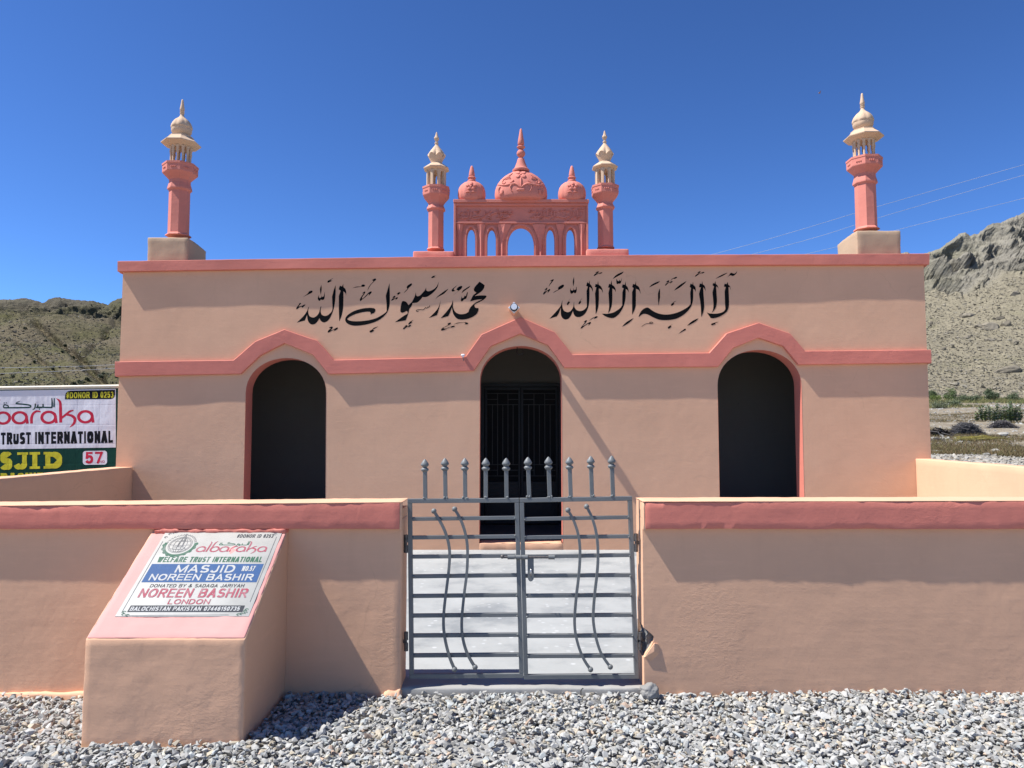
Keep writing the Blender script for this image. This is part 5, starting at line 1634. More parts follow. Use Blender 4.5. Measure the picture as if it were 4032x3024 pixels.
# white insulator knob on the ledge of the band
k0 = P(1823, 1402, YF - 0.07)
kn = thing('porcelain_knob', 'small white porcelain knob on the pink ledge left of the middle arch', 'insulator', (k0.x, k0.y, k0.z))
mb = MB(); mb.lathe([(0.010, k0.z - 0.02), (0.013, k0.z), (0.026, k0.z + 0.004), (0.030, k0.z + 0.012), (0.022, k0.z + 0.024), (0.006, k0.z + 0.029)], 14, (k0.x, k0.y))
mb.build('knob', 'white_plastic', kn, smooth=60)
mb = MB(); mb.tube([k0 + Vector((0, 0, -0.018)), k0 + Vector((0.004, -0.035, -0.03)), k0 + Vector((0.01, -0.045, -0.075))], 0.005, 6); mb.build('wire_tail', 'rust', kn)
# ================================================================== ground, hills, plants
GP = [(-3000, -6.0), (-400, -2.5), (-40, -0.25), (2, -0.035), (9, -0.02), (11, 0.25), (20, 1.0), (27, 1.17), (35, 1.62), (42, 2.1), (55, 3.0), (75, 4.5), (95, 6.1), (110, 7.6), (140, 10.2), (400, 30), (1500, 60), (3000, 60)]
def gh(x, y):
    z = float(np.interp(y, [p[0] for p in GP], [p[1] for p in GP]))
    k = min(1.0, max(0.0, (y - 14) / 20))
    if 14 < y < 300:
        z += k * (0.28 * noise.noise(Vector((x * 0.10, y * 0.13, 0))) + 0.10 * noise.noise(Vector((x * 0.4, y * 0.5, 3))))
    if -8 < x < 8 and y > 9 and y < 18.5:
        z = min(z, -0.02)
    return z
xs = sorted(set(list(np.concatenate([np.linspace(-3000, -150, 14), np.linspace(-150, -40, 24), np.linspace(-40, -4, 40), np.linspace(-4, 5, 8), np.linspace(5, 45, 110), np.linspace(45, 150, 24), np.linspace(150, 3000, 14)]).round(3))))
ys = sorted(set(list(np.concatenate([np.linspace(-3000, -40, 10), np.linspace(-40, 10, 14), np.linspace(10.2, 60, 120), np.linspace(60, 120, 60), np.linspace(120, 400, 14), np.linspace(400, 3000, 8)]).round(3))))
mb = MB()
mb.v = [(x, y, gh(x, y)) for y in ys for x in xs]
nx = len(xs)
mb.f = [(j * nx + i, j * nx + i + 1, (j + 1) * nx + i + 1, (j + 1) * nx + i) for j in range(len(ys) - 1) for i in range(nx - 1)]
def ground_mat():
    m, t, b = new_mat('stony_desert_soil')
    tc = nd(t, "ShaderNodeTexCoord").outputs['Object']
    n1 = noise_node(t, tc, 0.22, 5, 0.6); n2 = noise_node(t, tc, 1.6, 5, 0.65); n3 = noise_node(t, tc, 9, 5, 0.7); n4 = noise_node(t, tc, 45, 4, 0.7)
    c = ramp(t, n2, [(0.3, (0.15, 0.117, 0.075)), (0.55, (0.235, 0.195, 0.135)), (0.75, (0.32, 0.285, 0.22))])
    c = mix(t, ramp(t, n3, [(0.5, (0, 0, 0)), (0.72, (0.7, 0.7, 0.7))]), c, (0.32, 0.305, 0.27))
    c = mix(t, ramp(t, n1, [(0.48, (0, 0, 0)), (0.70, (0.35, 0.35, 0.35))]), c, (0.13, 0.102, 0.062))
    c = mix(t, ramp(t, n4, [(0.55, (0, 0, 0)), (0.7, (0.4, 0.4, 0.4))]), c, (0.11, 0.096, 0.078))
    t.links.new(c, b.inputs['Base Color']); b.inputs['Roughness'].default_value = 0.95; b.inputs['Specular IOR Level'].default_value = 0.1
    add_bump(t, b, [(n2, 0.6, 0.12), (n3, 0.7, 0.05), (n4, 0.6, 0.012)])
    return m
M['soil'] = ground_mat()
tag(mb.build('ground', 'soil', smooth=180), kind='structure')

# ------------------------------------------------------------------ hills
def hill_mat(name, base, dark, green, rock, gscale=0.035, gth=(0.5, 0.62), gamt=0.7, strata=(1.0, 1.0, 2.2)):
    m, t, b = new_mat(name)
    tc = nd(t, "ShaderNodeTexCoord").outputs['Object']
    a = nd(t, "ShaderNodeAttribute", attribute_name='tone')
    sep = nd(t, "ShaderNodeSeparateColor"); t.links.new(a.outputs['Color'], sep.inputs[0])
    n0 = noise_node(t, tc, 0.012, 5, 0.6); n1 = noise_node(t, tc, gscale, 6, 0.65); n2 = noise_node(t, tc, 0.35, 6, 0.7); n3 = noise_node(t, tc, 1.3, 5, 0.75); n4 = noise_node(t, tc, 0.09, 6, 0.7, strata)
    c = ramp(t, n2, [(0.3, sc3(base, 0.78)), (0.55, base), (0.75, sc3(base, 1.2))])
    c = mix(t, ramp(t, n1, [(gth[0], (0, 0, 0)), (gth[1], (gamt,) * 3)]), c, green)
    c = mix(t, ramp(t, n3, [(0.57, (0, 0, 0)), (0.68, (0.75, 0.75, 0.75))]), c, dark)
    v = nd(t, "ShaderNodeTexVoronoi"); v.inputs['Scale'].default_value = 0.55; t.links.new(tc, v.inputs['Vector'])
    c = mix(t, ramp(t, v.outputs['Distance'], [(0.12, (0.55, 0.55, 0.55)), (0.26, (0, 0, 0))]), c, sc3(base, 1.35))
    rk = ramp(t, n4, [(0.3, sc3(rock, 0.62)), (0.5, rock), (0.7, sc3(rock, 1.25))])
    rk = mix(t, ramp(t, n3, [(0.55, (0, 0, 0)), (0.7, (0.6, 0.6, 0.6))]), rk, sc3(rock, 0.5))
    rk = mix(t, ramp(t, n0, [(0.5, (0, 0, 0)), (0.62, (0.4, 0.4, 0.4))]), rk, sc3(green, 1.0))
    c = mix(t, sep.outputs[0], c, rk)
    t.links.new(c, b.inputs['Base Color']); b.inputs['Roughness'].default_value = 0.95; b.inputs['Specular IOR Level'].default_value = 0.1
    add_bump(t, b, [(n4, 0.7, 2.4), (n2, 0.8, 0.9), (n3, 0.8, 0.35)])
    return m
M['hill_right'] = hill_mat('pale_scree_hillside', (0.232, 0.202, 0.138), (0.105, 0.090, 0.060), (0.175, 0.165, 0.085), (0.222, 0.202, 0.160))
M['hill_left'] = hill_mat('green_brown_hillside', (0.122, 0.100, 0.062), (0.048, 0.040, 0.023), (0.082, 0.085, 0.026), (0.098, 0.085, 0.060), 0.03, (0.45, 0.62), 0.7, (0.5, 0.5, 5.0))
def turb(p, o=5):
    return noise.turbulence(p, o, False, noise_basis='PERLIN_ORIGINAL', amplitude_scale=0.55, frequency_scale=2.1)
def make_hill(name, mat, cols, crest, rocky, y_base, Y0, Y1, slabdir, rock_amp, scree_amp, rows=230, gully=None, fold=5.0):
    """cols: photo columns; crest: photo x -> crest y; rocky: photo x -> y below which scree begins"""
    cx, cy = [c[0] for c in crest], [c[1] for c in crest]
    rx, ry = [c[0] for c in rocky], [c[1] for c in rocky]
    vs = []; tone = []
    ss = list(np.linspace(-0.06, 1.0, rows)) + [1.03, 1.08, 1.16, 1.3, 1.6, 2.2]
    for px in cols:
        u = (px - 2016.0) / FPX
        yc = float(np.interp(px, cx, cy)); yr = float(np.interp(px, rx, ry))
        yr = max(yr, yc + 2)
        ycs = float(np.mean(np.interp(np.linspace(px - 170, px + 170, 41), cx, cy)))
        yc += 3.2 * noise.noise(Vector((px * 0.07, 3.3, 1))) + 2.0 * noise.noise(Vector((px * 0.22, 1.3, 5)))
        for s in ss:
            if s <= 1:
                py = y_base - (y_base - ycs) * s - (ycs - yc) * max(0.0, s) ** 5
                k = (s + 0.0)
                Y = Y0 + (Y1 - Y0) * (0.9 * k + 0.1 * k * k)
            else:
                py = yc
                Y = Y1 * (1 + (s - 1) * 0.6)
            d = ray(px, py)
            z = EYE + d.z / d.y * Y
            if s > 1:
                z = z - (s - 1) ** 1.2 * 60
            p = Vector((u * Y * 0.985, Y, z))
            w_ = 1.0 / (1.0 + math.exp((py - yr + 26 * noise.noise(Vector((px * 0.016, py * 0.02, 1.0))) - 18 * noise.noise(Vector((px * 0.05, py * 0.05, 4.0)))) / 13.0))
            edge = min(1.0, max(0.16, (1 - s) * 9)) if s <= 1 else 0.16
            q = Vector((p.x * 0.05 + p.z * slabdir, p.y * 0.03, p.z * 0.05 - p.x * slabdir))
            r1 = turb(q * 0.9, 6) - 0.55
            r2 = turb(Vector((q.x * 3.1, q.y * 2.0, q.z * 1.1 + 5)), 5) - 0.5
            rid = abs(noise.noise(Vector((q.x * 1.7, q.z * 0.55, 7.7)))) 
            disp = w_ * rock_amp * (r1 * 1.0 + r2 * 0.55 + (0.35 - rid) * 0.8) * edge
            sc_n = noise.noise(p * 0.5) * 0.5 + noise.noise(p * 1.4) * 0.5
            big = noise.noise(p * 0.045)
            disp += (1 - w_) * scree_amp * (sc_n + max(0, noise.noise(p * 0.33) - 0.32) * 3.0 + big * fold * min(1, max(0, s * 4)) * edge)
            if gully and s <= 1:
                for gx0, gy0, gx1, gy1, gw, gd in gully:
                    tt = ((px - gx0) * (gx1 - gx0) + (py - gy0) * (gy1 - gy0)) / ((gx1 - gx0) ** 2 + (gy1 - gy0) ** 2)
                    tt = min(1.0, max(0.0, tt))
                    dd = math.hypot(px - gx0 - tt * (gx1 - gx0) + 9 * noise.noise(Vector((py * 0.03, 2, gx0))), py - gy0 - tt * (gy1 - gy0))
                    disp -= gd * math.exp(-(dd / gw) ** 2)
            p.y -= disp * 0.85
            p.z += disp * 0.5 * (edge if s > 0.9 else 1)
            vs.append(p); tone.append((w_, 0, 0))
    m = len(ss)
    fs = [(i * m + j, (i + 1) * m + j, (i + 1) * m + j + 1, i * m + j + 1) for i in range(len(cols) - 1) for j in range(m - 1)]
    mb = MB(); mb.v = vs; mb.f = fs; mb.tone = tone
    o = mb.build(name, mat, smooth=180)
    return tag(o, kind='structure')
colsR = list(np.linspace(2100, 3480, 40)) + list(np.arange(3490, 4160, 2.6)) + list(np.linspace(4170, 6500, 90))
crestR = [(1800, 1480), (2300, 1400), (2800, 1240), (3200, 1120), (3400, 1065), (3520, 1035), (3564, 993), (3580, 986), (3600, 992), (3625, 990), (3642, 996), (3660, 999), (3690, 994), (3719, 986), (3745, 976), (3769, 969), (3793, 952), (3815, 938), (3838, 922), (3850, 910), (3862, 906), (3878, 903), (3887, 910), (3895, 918), (3910, 914), (3927, 912), (3936, 902), (3946, 895), (3960, 883), (3975, 877), (3990, 872), (4011, 874), (4060, 850), (4200, 800), (4500, 720), (5000, 770), (6500, 900)]
rockR = [(3400, 1100), (3560, 1060), (3640, 1120), (3690, 1118), (3734, 1112), (3790, 1122), (3843, 1128), (3892, 1127), (3940, 1100), (3991, 1068), (4020, 1053), (4200, 1060), (5000, 1100)]
make_hill('hill_right', 'hill_right', colsR, crestR, rockR, 1577, 104, 236, 0.035, 12.0, 0.28)
colsL = list(np.linspace(-2600, -90, 80)) + list(np.arange(-80, 600, 2.6)) + list(np.linspace(610, 2000, 40))
crestL = [(-2600, 1000), (-1500, 1060), (-800, 1120), (-300, 1160), (0, 1180), (12, 1177), (30, 1172), (48, 1171), (65, 1175), (85, 1177), (108, 1187), (125, 1184), (145, 1173), (175, 1167), (205, 1170), (241, 1174), (280, 1178), (325, 1183), (350, 1191), (380, 1198), (395, 1186), (416, 1172), (440, 1168), (476, 1163), (560, 1150), (800, 1130), (1200, 1230), (1700, 1400), (2000, 1500)]
rockL = [(-2600, 1100), (-300, 1200), (12, 1216), (60, 1222), (120, 1226), (200, 1218), (260, 1226), (330, 1232), (380, 1228), (400, 1238), (440, 1246), (476, 1244), (600, 1220), (2000, 1510)]
make_hill('hill_left', 'hill_left', colsL, crestL, rockL, 1578, 104, 250, -0.012, 12.0, 0.42, fold=13.0, gully=[(120, 1300, 250, 1390, 12, 3.0), (250, 1390, 370, 1500, 14, 4.0), (30, 1360, 330, 1570, 9, 1.5), (420, 1240, 300, 1420, 10, 2.0)])

# ------------------------------------------------------------------ stones
def stone_shape(nv, rnd, flat=0.6):
    bm = bmesh.new()
    for _ in range(nv):
        v = Vector((rnd.gauss(0, 1), rnd.gauss(0, 1), rnd.gauss(0, 1))).normalized()
        v = Vector((v.x * 1.25, v.y * 0.9, v.z * flat)) * rnd.uniform(0.85, 1.05)
        bm.verts.new(v)
    r = bmesh.ops.convex_hull(bm, input=bm.verts)
    junk = list({g for g in list(r['geom_unused']) + list(r['geom_interior']) if isinstance(g, bmesh.types.BMVert)})
    bmesh.ops.delete(bm, geom=junk, context='VERTS')
    bmesh.ops.triangulate(bm, faces=bm.faces)
    bm.verts.ensure_lookup_table(); bm.verts.index_update()
    v = np.array([tuple(a.co) for a in bm.verts]); f = np.array([[a.index for a in q.verts] for q in bm.faces])
    bm.free()
    return v, f
rs = random.Random(11)
SHAPES = [stone_shape(rs.randint(10, 15), rs, rs.uniform(0.40, 0.68)) for _ in range(28)]
def rand_rot(n, tilt):
    """n rotation matrices: any heading, leaning up to about tilt"""
    a = rng.uniform(0, 2 * np.pi, n); b = rng.normal(0, tilt, n); c = rng.normal(0, tilt, n)
    ca, sa, cb, sb, cc, s_c = np.cos(a), np.sin(a), np.cos(b), np.sin(b), np.cos(c), np.sin(c)
    Rz = np.zeros((n, 3, 3)); Rz[:, 0, 0] = ca; Rz[:, 0, 1] = -sa; Rz[:, 1, 0] = sa; Rz[:, 1, 1] = ca; Rz[:, 2, 2] = 1
    Rx = np.zeros((n, 3, 3)); Rx[:, 0, 0] = 1; Rx[:, 1, 1] = cb; Rx[:, 1, 2] = -sb; Rx[:, 2, 1] = sb; Rx[:, 2, 2] = cb
    Ry = np.zeros((n, 3, 3)); Ry[:, 1, 1] = 1; Ry[:, 0, 0] = cc; Ry[:, 0, 2] = s_c; Ry[:, 2, 0] = -s_c; Ry[:, 2, 2] = cc
    return Rz @ Rx @ Ry
def stones(name, mat, pos, size, cols, tilt=0.4):
    """one mesh holding many loose stones"""
    n = len(pos)
    which = rng.integers(0, len(SHAPES), n)
    V = []; F = []; T = []; off = 0
    R = rand_rot(n, tilt)
    for k, (v, f) in enumerate(SHAPES):
        idx = np.where(which == k)[0]
        if len(idx) == 0: continue
        p = np.einsum('nij,vj->nvi', R[idx], v) * size[idx][:, None, None] + pos[idx][:, None, :]
        m = v.shape[0]
        V.append(p.reshape(-1, 3))
        F.append((f[None] + (np.arange(len(idx)) * m)[:, None, None] + off).reshape(-1, 3))
        T.append(np.repeat(cols[idx], m, axis=0))
        off += m * len(idx)
    V = np.concatenate(V); F = np.concatenate(F); T = np.concatenate(T)
    me = bpy.data.meshes.new(name)
    me.vertices.add(len(V)); me.vertices.foreach_set('co', V.astype(np.float32).ravel())
    me.loops.add(F.size); me.loops.foreach_set('vertex_index', F.astype(np.int32).ravel())
    me.polygons.add(len(F)); me.polygons.foreach_set('loop_start', np.arange(0, F.size, 3, dtype=np.int32))
    me.update(calc_edges=True)
    at = me.color_attributes.new('tone', 'FLOAT_COLOR', 'POINT')
    b = np.ones((len(V), 4), dtype=np.float32); b[:, :3] = T
    at.data.foreach_set('color', b.ravel())
    me.materials.append(M[mat])
    me.polygons.foreach_set('use_smooth', [False] * len(F))
    o = bpy.data.objects.new(name, me); C.objects.link(o)
    return o
# gravel in front of the wall
ng = 60000
gx = rng.uniform(-4.6, 4.6, ng); gy = rng.uniform(2.0, 4.74, ng)
lump = np.array([0.018 * noise.noise(Vector((x * 1.2, y * 1.2, 0))) for x, y in zip(gx, gy)])
gzv = rng.uniform(-0.030, 0.010, ng) + lump + 0.012 * np.clip((gx - 0.6) / 2, 0, 1)
sz = np.clip(rng.lognormal(math.log(0.0163), 0.30, ng), 0.009, 0.036)
keep = ~((gx > PX0 - 0.012) & (gx < PX1 + 0.012) & (gy > PYF - 0.012)) & ~((gx > -0.75) & (gx < 0.88) & (gy > 4.700))
g0 = rng.normal(0.41, 0.052, ng)
gc = np.stack([g0, g0 * 0.975, g0 * 0.90], 1)
k = rng.uniform(0, 1, ng)
gc[k < 0.10] *= np.array([1.12, 1.0, 0.82]); gc[(k > 0.10) & (k < 0.22)] *= np.array([0.92, 0.98, 1.02]); gc[(k > 0.22) & (k < 0.25)] *= np.array([1.15, 0.88, 0.72]); gc[k > 0.93] *= 0.62
gc = np.clip(gc, 0.06, 0.58)
kp = np.where(keep)[0]
tag(stones('gravel', 'gravel', np.stack([gx, gy, gzv], 1)[kp], sz[kp], gc[kp], 0.5), kind='stuff')
# bedding under the stones
M['bed'] = concrete('pale_gravel_bed', (0.45, 0.42, 0.36), spots=False, dark=(0.33, 0.305, 0.26))
mb = MB(); mb.box(-14, 14, -16, 4.735, -0.09, -0.028)
tag(mb.build('forecourt', 'bed'), kind='structure')
mb = MB(); mb.box(-5.0, 5.0, 1.9, 4.733, -0.08, -0.023)
M['grit'] = concrete('stone_grit', (0.30, 0.292, 0.27), spots=False, dark=(0.2, 0.195, 0.18))
tag(mb.build('gravel_bed', 'grit'), kind='structure')

# loose stones over the land to the right and the scree
def scatter(n, x0, x1, y0, y1, s0, s1, base, dens=None):
    pos = []; 
    while len(pos) < n:
        y = rng.uniform(y0, y1); x = rng.uniform(x0, x1) * y
        if dens and rng.uniform() > dens(x, y): continue
        pos.append((x, y, gh(x, y)))
    pos = np.array(pos)
    size = np.clip(rng.lognormal(math.log(s0), 0.5, n), s0 * 0.4, s1)
    g = rng.normal(1, 0.16, n)
    cols = np.clip(np.array(base)[None] * g[:, None], 0.05, 0.7)
    return pos, size, cols
def dn(x, y):
    return 0.9 if y < 26 else (0.25 + 0.75 * max(0, noise.noise(Vector((x * 0.15, y * 0.22, 4))) * 2.2))
p_, s_, c_ = scatter(9500, 0.53, 0.74, 17.5, 98, 0.040, 0.22, (0.33, 0.315, 0.28), dn)
p2_, s2_, c2_ = scatter(3600, 0.53, 0.74, 17.5, 25, 0.034, 0.12, (0.36, 0.33, 0.275), lambda x, y: 0.35 + 0.65 * max(0, noise.noise(Vector((x * 0.5, y * 0.7, 4))) * 2))
p_, s_, c_ = np.concatenate([p_, p2_]), np.concatenate([s_ * (0.6 + p_[:, 1] / 90), s2_]), np.concatenate([c_, c2_])
tag(stones('field_stones', 'stone', p_, s_, c_, 0.3), kind='stuff')
def hill_points(obj, n, px0, px1, py0, py1, maxtone=0.4):
    """points on the visible hillside mesh, picked by photo position"""
    me = obj.data
    out = []
    V = np.zeros(len(me.vertices) * 3); me.vertices.foreach_get('co', V); V = V.reshape(-1, 3)
    dy = V[:, 1] * CT + (V[:, 2] - EYE) * ST
    pxs = 2016 + FPX * V[:, 0] / dy
    pys = 1512 - FPX * ((V[:, 2] - EYE) * CT - V[:, 1] * ST) / dy
    ok = np.where((pxs > px0) & (pxs < px1) & (pys > py0) & (pys < py1))[0]
    return V, pxs, pys, rng.choice(ok, min(n, len(ok)), replace=False)
hr = bpy.data.objects['hill_right']; hl = bpy.data.objects['hill_left']
V, pxs, pys, ids = hill_points(hr, 9000, 3500, 4150, 1090, 1600)
size = np.clip(rng.lognormal(math.log(0.115), 0.55, len(ids)), 0.06, 0.75)
g = rng.normal(1, 0.2, len(ids))
tag(stones('scree_stones', 'stone', V[ids] + np.array([0, -0.1, 0.05]), size, np.clip(np.array([0.24, 0.212, 0.158])[None] * g[:, None], 0.05, 0.5), 0.3), kind='stuff')
V2, px2, py2, ids = hill_points(hl, 4200, -100, 560, 1200, 1560)
size = np.clip(rng.lognormal(math.log(0.12), 0.55, len(ids)), 0.06, 0.8)
g = rng.normal(1, 0.2, len(ids))
tag(stones('hillside_stones', 'stone', V2[ids] + np.array([0, -0.1, 0.05]), size, np.clip(np.array([0.165, 0.142, 0.105])[None] * g[:, None], 0.04, 0.4), 0.3), kind='stuff')
def beyond(obj, n, px0, px1, skip0, skip1, py0, py1, s0, base, name):
    """the same loose stones carried on over the slope outside the view"""
    V_, a_, b_, _ = hill_points(obj, 1, -9e9, 9e9, -9e9, 9e9)
    m_ = 236
    ok = np.where((a_ > px0) & (a_ < px1) & ((a_ < skip0) | (a_ > skip1)) & (b_ > py0) & (b_ < py1))[0]
    ok = ok[ok + m_ < len(V_)]
    idn = rng.choice(ok, n)
    t_ = rng.uniform(0, 1, n)[:, None]
    pos = V_[idn] * (1 - t_) + V_[idn + m_] * t_
    size = np.clip(rng.lognormal(math.log(s0), 0.55, n), s0 * 0.5, s0 * 5)
    g_ = rng.normal(1, 0.2, n)
    tag(stones(name, 'stone', pos, size, np.clip(np.array(base)[None] * g_[:, None], 0.04, 0.5), 0.3), kind='stuff')
beyond(hr, 5000, 3000, 5400, 3490, 4160, 1130, 1600, 0.15, (0.24, 0.212, 0.158), 'scree_stones')
beyond(hl, 4000, -1300, 900, -80, 600, 1230, 1570, 0.16, (0.16, 0.14, 0.10), 'hillside_stones')
p3_, s3_, c3_ = scatter(2500, 0.74, 1.2, 17.5, 95, 0.05, 0.2, (0.34, 0.315, 0.27), dn)
tag(stones('field_stones', 'stone', p3_, s3_ * (0.6 + p3_[:, 1] / 90), c3_, 0.3), kind='stuff')
# boulders one can pick out on the right slope
def nearest(V, a, b, px, py):
    return V[int(np.argmin((a - px) ** 2 + (b - py) ** 2))]
BOULD = [(3998, 1157, 34, 16, 'flat pale boulder high on the scree at the right edge'), (3790, 1183, 36, 9, 'thin pale slab lying across the upper scree'),
         (3784, 1245, 24, 18, 'dark wedge boulder beside a pale one in mid scree'), (3815, 1243, 42, 22, 'large pale wedge boulder in mid scree'),
         (3890, 1296, 58, 32, 'biggest rounded outcrop boulder in mid scree'), (3852, 1285, 30, 14, 'low tan boulder left of the biggest outcrop'),
         (3958, 1282, 32, 28, 'dark cracked boulder right of the biggest outcrop'), (3932, 1256, 28, 14, 'small pale boulder above the dark cracked one'),
         (3730, 1312, 20, 9, 'small grey boulder low on the scree near the mosque'), (3765, 1330, 14, 6, 'tiny white stone block low on the scree'),
         (3808, 1329, 22, 14, 'squat brown boulder below the mid scree'), (3900, 1342, 40, 14, 'broad tan slab under the biggest outcrop'),
         (3712, 1376, 18, 10, 'dark stone block beside a crack line'), (3962, 1462, 74, 28, 'layered grey outcrop slab above the shrubs'),
         (3659, 1275, 14, 16, 'dark stone against the mosque corner'), (3995, 1350, 24, 12, 'brown block at the right edge of the scree'),
         (3702, 1563, 14, 9, 'dark boulder at the foot of the slope')]
for (px, py, bw, bh, lab) in BOULD:
    p = nearest(V, pxs, pys, px, py)
    k = p[1] / FPX
    t = bpy.data.meshes.new('boulder')
    rb = random.Random(px)
    bm = bmesh.new()
    bmesh.ops.create_icosphere(bm, subdivisions=3, radius=1.0)
    cuts = [(Vector((rb.gauss(0, 1), rb.gauss(0, 1), rb.gauss(0, 0.8))).normalized(), rb.uniform(0.45, 0.8)) for _ in range(9)]
    for v in bm.verts:
        q = v.co.copy()
        for nrm_, d_ in cuts:
            e = q.dot(nrm_) - d_
            if e > 0: q -= nrm_ * e
        q *= 1 + 0.10 * noise.noise(q * 2.2 + Vector((px, py, 0))) + 0.05 * noise.noise(q * 6)
        v.co = Vector((q.x * bw * k * 0.72, q.y * bw * k * 0.45, q.z * bh * k * 0.80 + q.x * bh * k * 0.15))
    bm.to_mesh(t); bm.free()
    at = t.color_attributes.new('tone', 'FLOAT_COLOR', 'POINT')
    dk = 0.62 if 'dark' in lab else (0.8 if 'brown' in lab or 'grey' in lab else 1.05)
    if 'white' in lab: dk = 1.7
    for i in range(len(t.vertices)): at.data[i].color = (0.27 * dk, 0.232 * dk, 0.17 * dk, 1)
    t.materials.append(M['stone'])
    o = bpy.data.objects.new('boulder', t); C.objects.link(o)
    o.location = (p[0], p[1] - 0.3, p[2])
    tag(o, lab, 'boulder', 'boulders on the right hillside')

# ------------------------------------------------------------------ shrubs and plants
def leaf_quads(mb, centers, sizes, cols, upright=0.3):
    for c, s, col in zip(centers, sizes, cols):
        a = Vector((random.gauss(0, 1), random.gauss(0, 1), random.gauss(0, 1) * 0.7)).normalized()
        b = a.cross(Vector((random.gauss(0, 1), random.gauss(0, 1), random.gauss(0, 1)))).normalized()
        c = Vector(c)
        mb.add([c - a * s, c - b * s * 0.5, c + a * s, c + b * s * 0.5], [(0, 1, 2, 3)], col)
def shrub(name, label, cat, base, w_, h, nleaf, leaf, col, group, trunk=0.25, seed=0, flat=1.0):
    random.seed(seed)
    t = thing(name, label, cat, base, group)
    b = Vector(base)
    clumps = []
    for i in range(max(5, int(nleaf / 90))):
        a = random.uniform(0, 6.283); r = math.sqrt(random.random()) * 0.78
        hh = trunk + (1 - trunk) * random.uniform(0.1, 0.95) * math.sqrt(max(0.08, 1 - r * r))
        clumps.append((Vector((math.cos(a) * r * w_ / 2, math.sin(a) * r * w_ / 2 * flat, hh * h)), random.uniform(0.14, 0.27) * w_))
    mb = MB()
    cs, ss_, cc = [], [], []
    for i in range(nleaf):
        c, rr = random.choice(clumps)
        d = Vector((random.gauss(0, 1), random.gauss(0, 1), random.gauss(0, 0.85)))
        d = d.normalized() * (random.random() ** 0.45) * rr
        p = b + c + d
        if p.z < base[2] + 0.02: p.z = base[2] + 0.02
        g = random.uniform(0.6, 1.35)
        cs.append(p); ss_.append(leaf * random.uniform(0.6, 1.3)); cc.append((col[0] * g * 1.75, col[1] * g * 1.7, col[2] * g * 1.35))
    leaf_quads(mb, cs, ss_, cc)
    mb.build('foliage', 'leaf', t)
    mb = MB()
    for c, rr in clumps[:9]:
        m_ = b + c * 0.5 + Vector((random.gauss(0, 0.04) * w_, random.gauss(0, 0.04) * w_, 0))
        mb.tube([b + Vector((0, 0, -0.05)), m_, b + c], [0.03 * w_, 0.016 * w_, 0.006 * w_], 5, tone=(0.11, 0.085, 0.055))
    mb.build('stem', 'twig', t)
    return t
def at_px(px, Y, dz_=0.0):
    x = (px - 2016) / FPX * Y / 1.003
    return (x, Y, gh(x, Y) + dz_)
def wpx(n, Y): return n * Y / FPX
# row of shrubs at the foot of the right hill (photo column, distance, width px, height px)
FOOT = [(3672, 92, 42, 40, (0.045, 0.060, 0.030), 'dark green shrub at the foot of the hill against the mosque corner'),
        (3749, 90, 44, 40, (0.055, 0.080, 0.030), 'round bright green bush with a short trunk at the foot of the hill'),
        (3800, 88, 52, 22, (0.065, 0.075, 0.055), 'low grey green shrub right of the round bush'),
        (3846, 88, 48, 20, (0.062, 0.072, 0.055), 'low flat grey green shrub in the middle of the row'),
        (3900, 91, 30, 44, (0.050, 0.062, 0.042), 'tall leaning shrub with a tapering top'),
        (3918, 90, 36, 32, (0.045, 0.058, 0.038), 'rounded dark shrub joined to the tall leaning one'),
        (3995, 91, 60, 26, (0.055, 0.068, 0.045), 'broad grey green shrub at the right edge'),
        (3702, 74, 60, 18, (0.070, 0.078, 0.060), 'low grey sage mat nearest the mosque corner'),
        (3758, 76, 50, 22, (0.070, 0.082, 0.060), 'low grey sage mat right of the nearest one'),
        (3690, 90, 34, 20, (0.090, 0.110, 0.040), 'yellow green tuft between shrubs at the hill foot')]
for i, (px, Y, w_, h_, col, lab) in enumerate(FOOT):
    shrub('shrub', lab, 'shrub', at_px(px, Y), wpx(w_ * 1.22, Y), wpx(h_ * 1.2, Y), 1900, wpx(1.9, Y), (col[0] * 1.1, col[1] * 1.2, col[2]), 'shrubs at the foot of the right hill', 0.22 if h_ > 30 else 0.05, 100 + i)
# dark shrubs dotted over the left hill
LS = [(412, 1474, 40, 30, 'largest dark round bush low on the left hill'), (330, 1500, 34, 16, 'low dark bush left of the largest, above the banner'), (298, 1512, 26, 14, 'small bush on the banner edge'), (352, 1492, 24, 14, 'bush in the gully just left of the largest'),
      (322, 1446, 18, 12, 'dark bush at the gully bend'), (290, 1408, 18, 12, 'dark bush in the middle of the gully'), (262, 1360, 14, 9, 'dark bush halfway up the gully'), (250, 1385, 16, 11, 'bush left of the gully'),
      (215, 1450, 14, 10, 'lone bush low on the grassy slope'), (140, 1425, 12, 8, 'lone small bush on the lower left slope'), (185, 1340, 12, 8, 'small dark bush near the gully head'), (60, 1480, 14, 9, 'bush near the left edge above the banner'), (430, 1330, 12, 8, 'small bush on the slope beside the mosque'), (104, 1290, 11, 8, 'tiny bush high on the left slope')]
for i, (px, py, w_, h_, lab) in enumerate(LS):
    p = nearest(V2, px2, py2, px, py + h_ * 0.4)
    Y = p[1]
    shrub('shrub', lab, 'shrub', (p[0], p[1] - 0.5, p[2] - 0.2), wpx(w_, Y), wpx(h_, Y) * 1.15, 700, wpx(2.0, Y), (0.040, 0.050, 0.024), 'dark shrubs on the left hill', 0.05, 300 + i)
V2i = hill_points(hl, 1500, -100, 560, 1230, 1560)[3]
random.seed(5)
mb = MB()
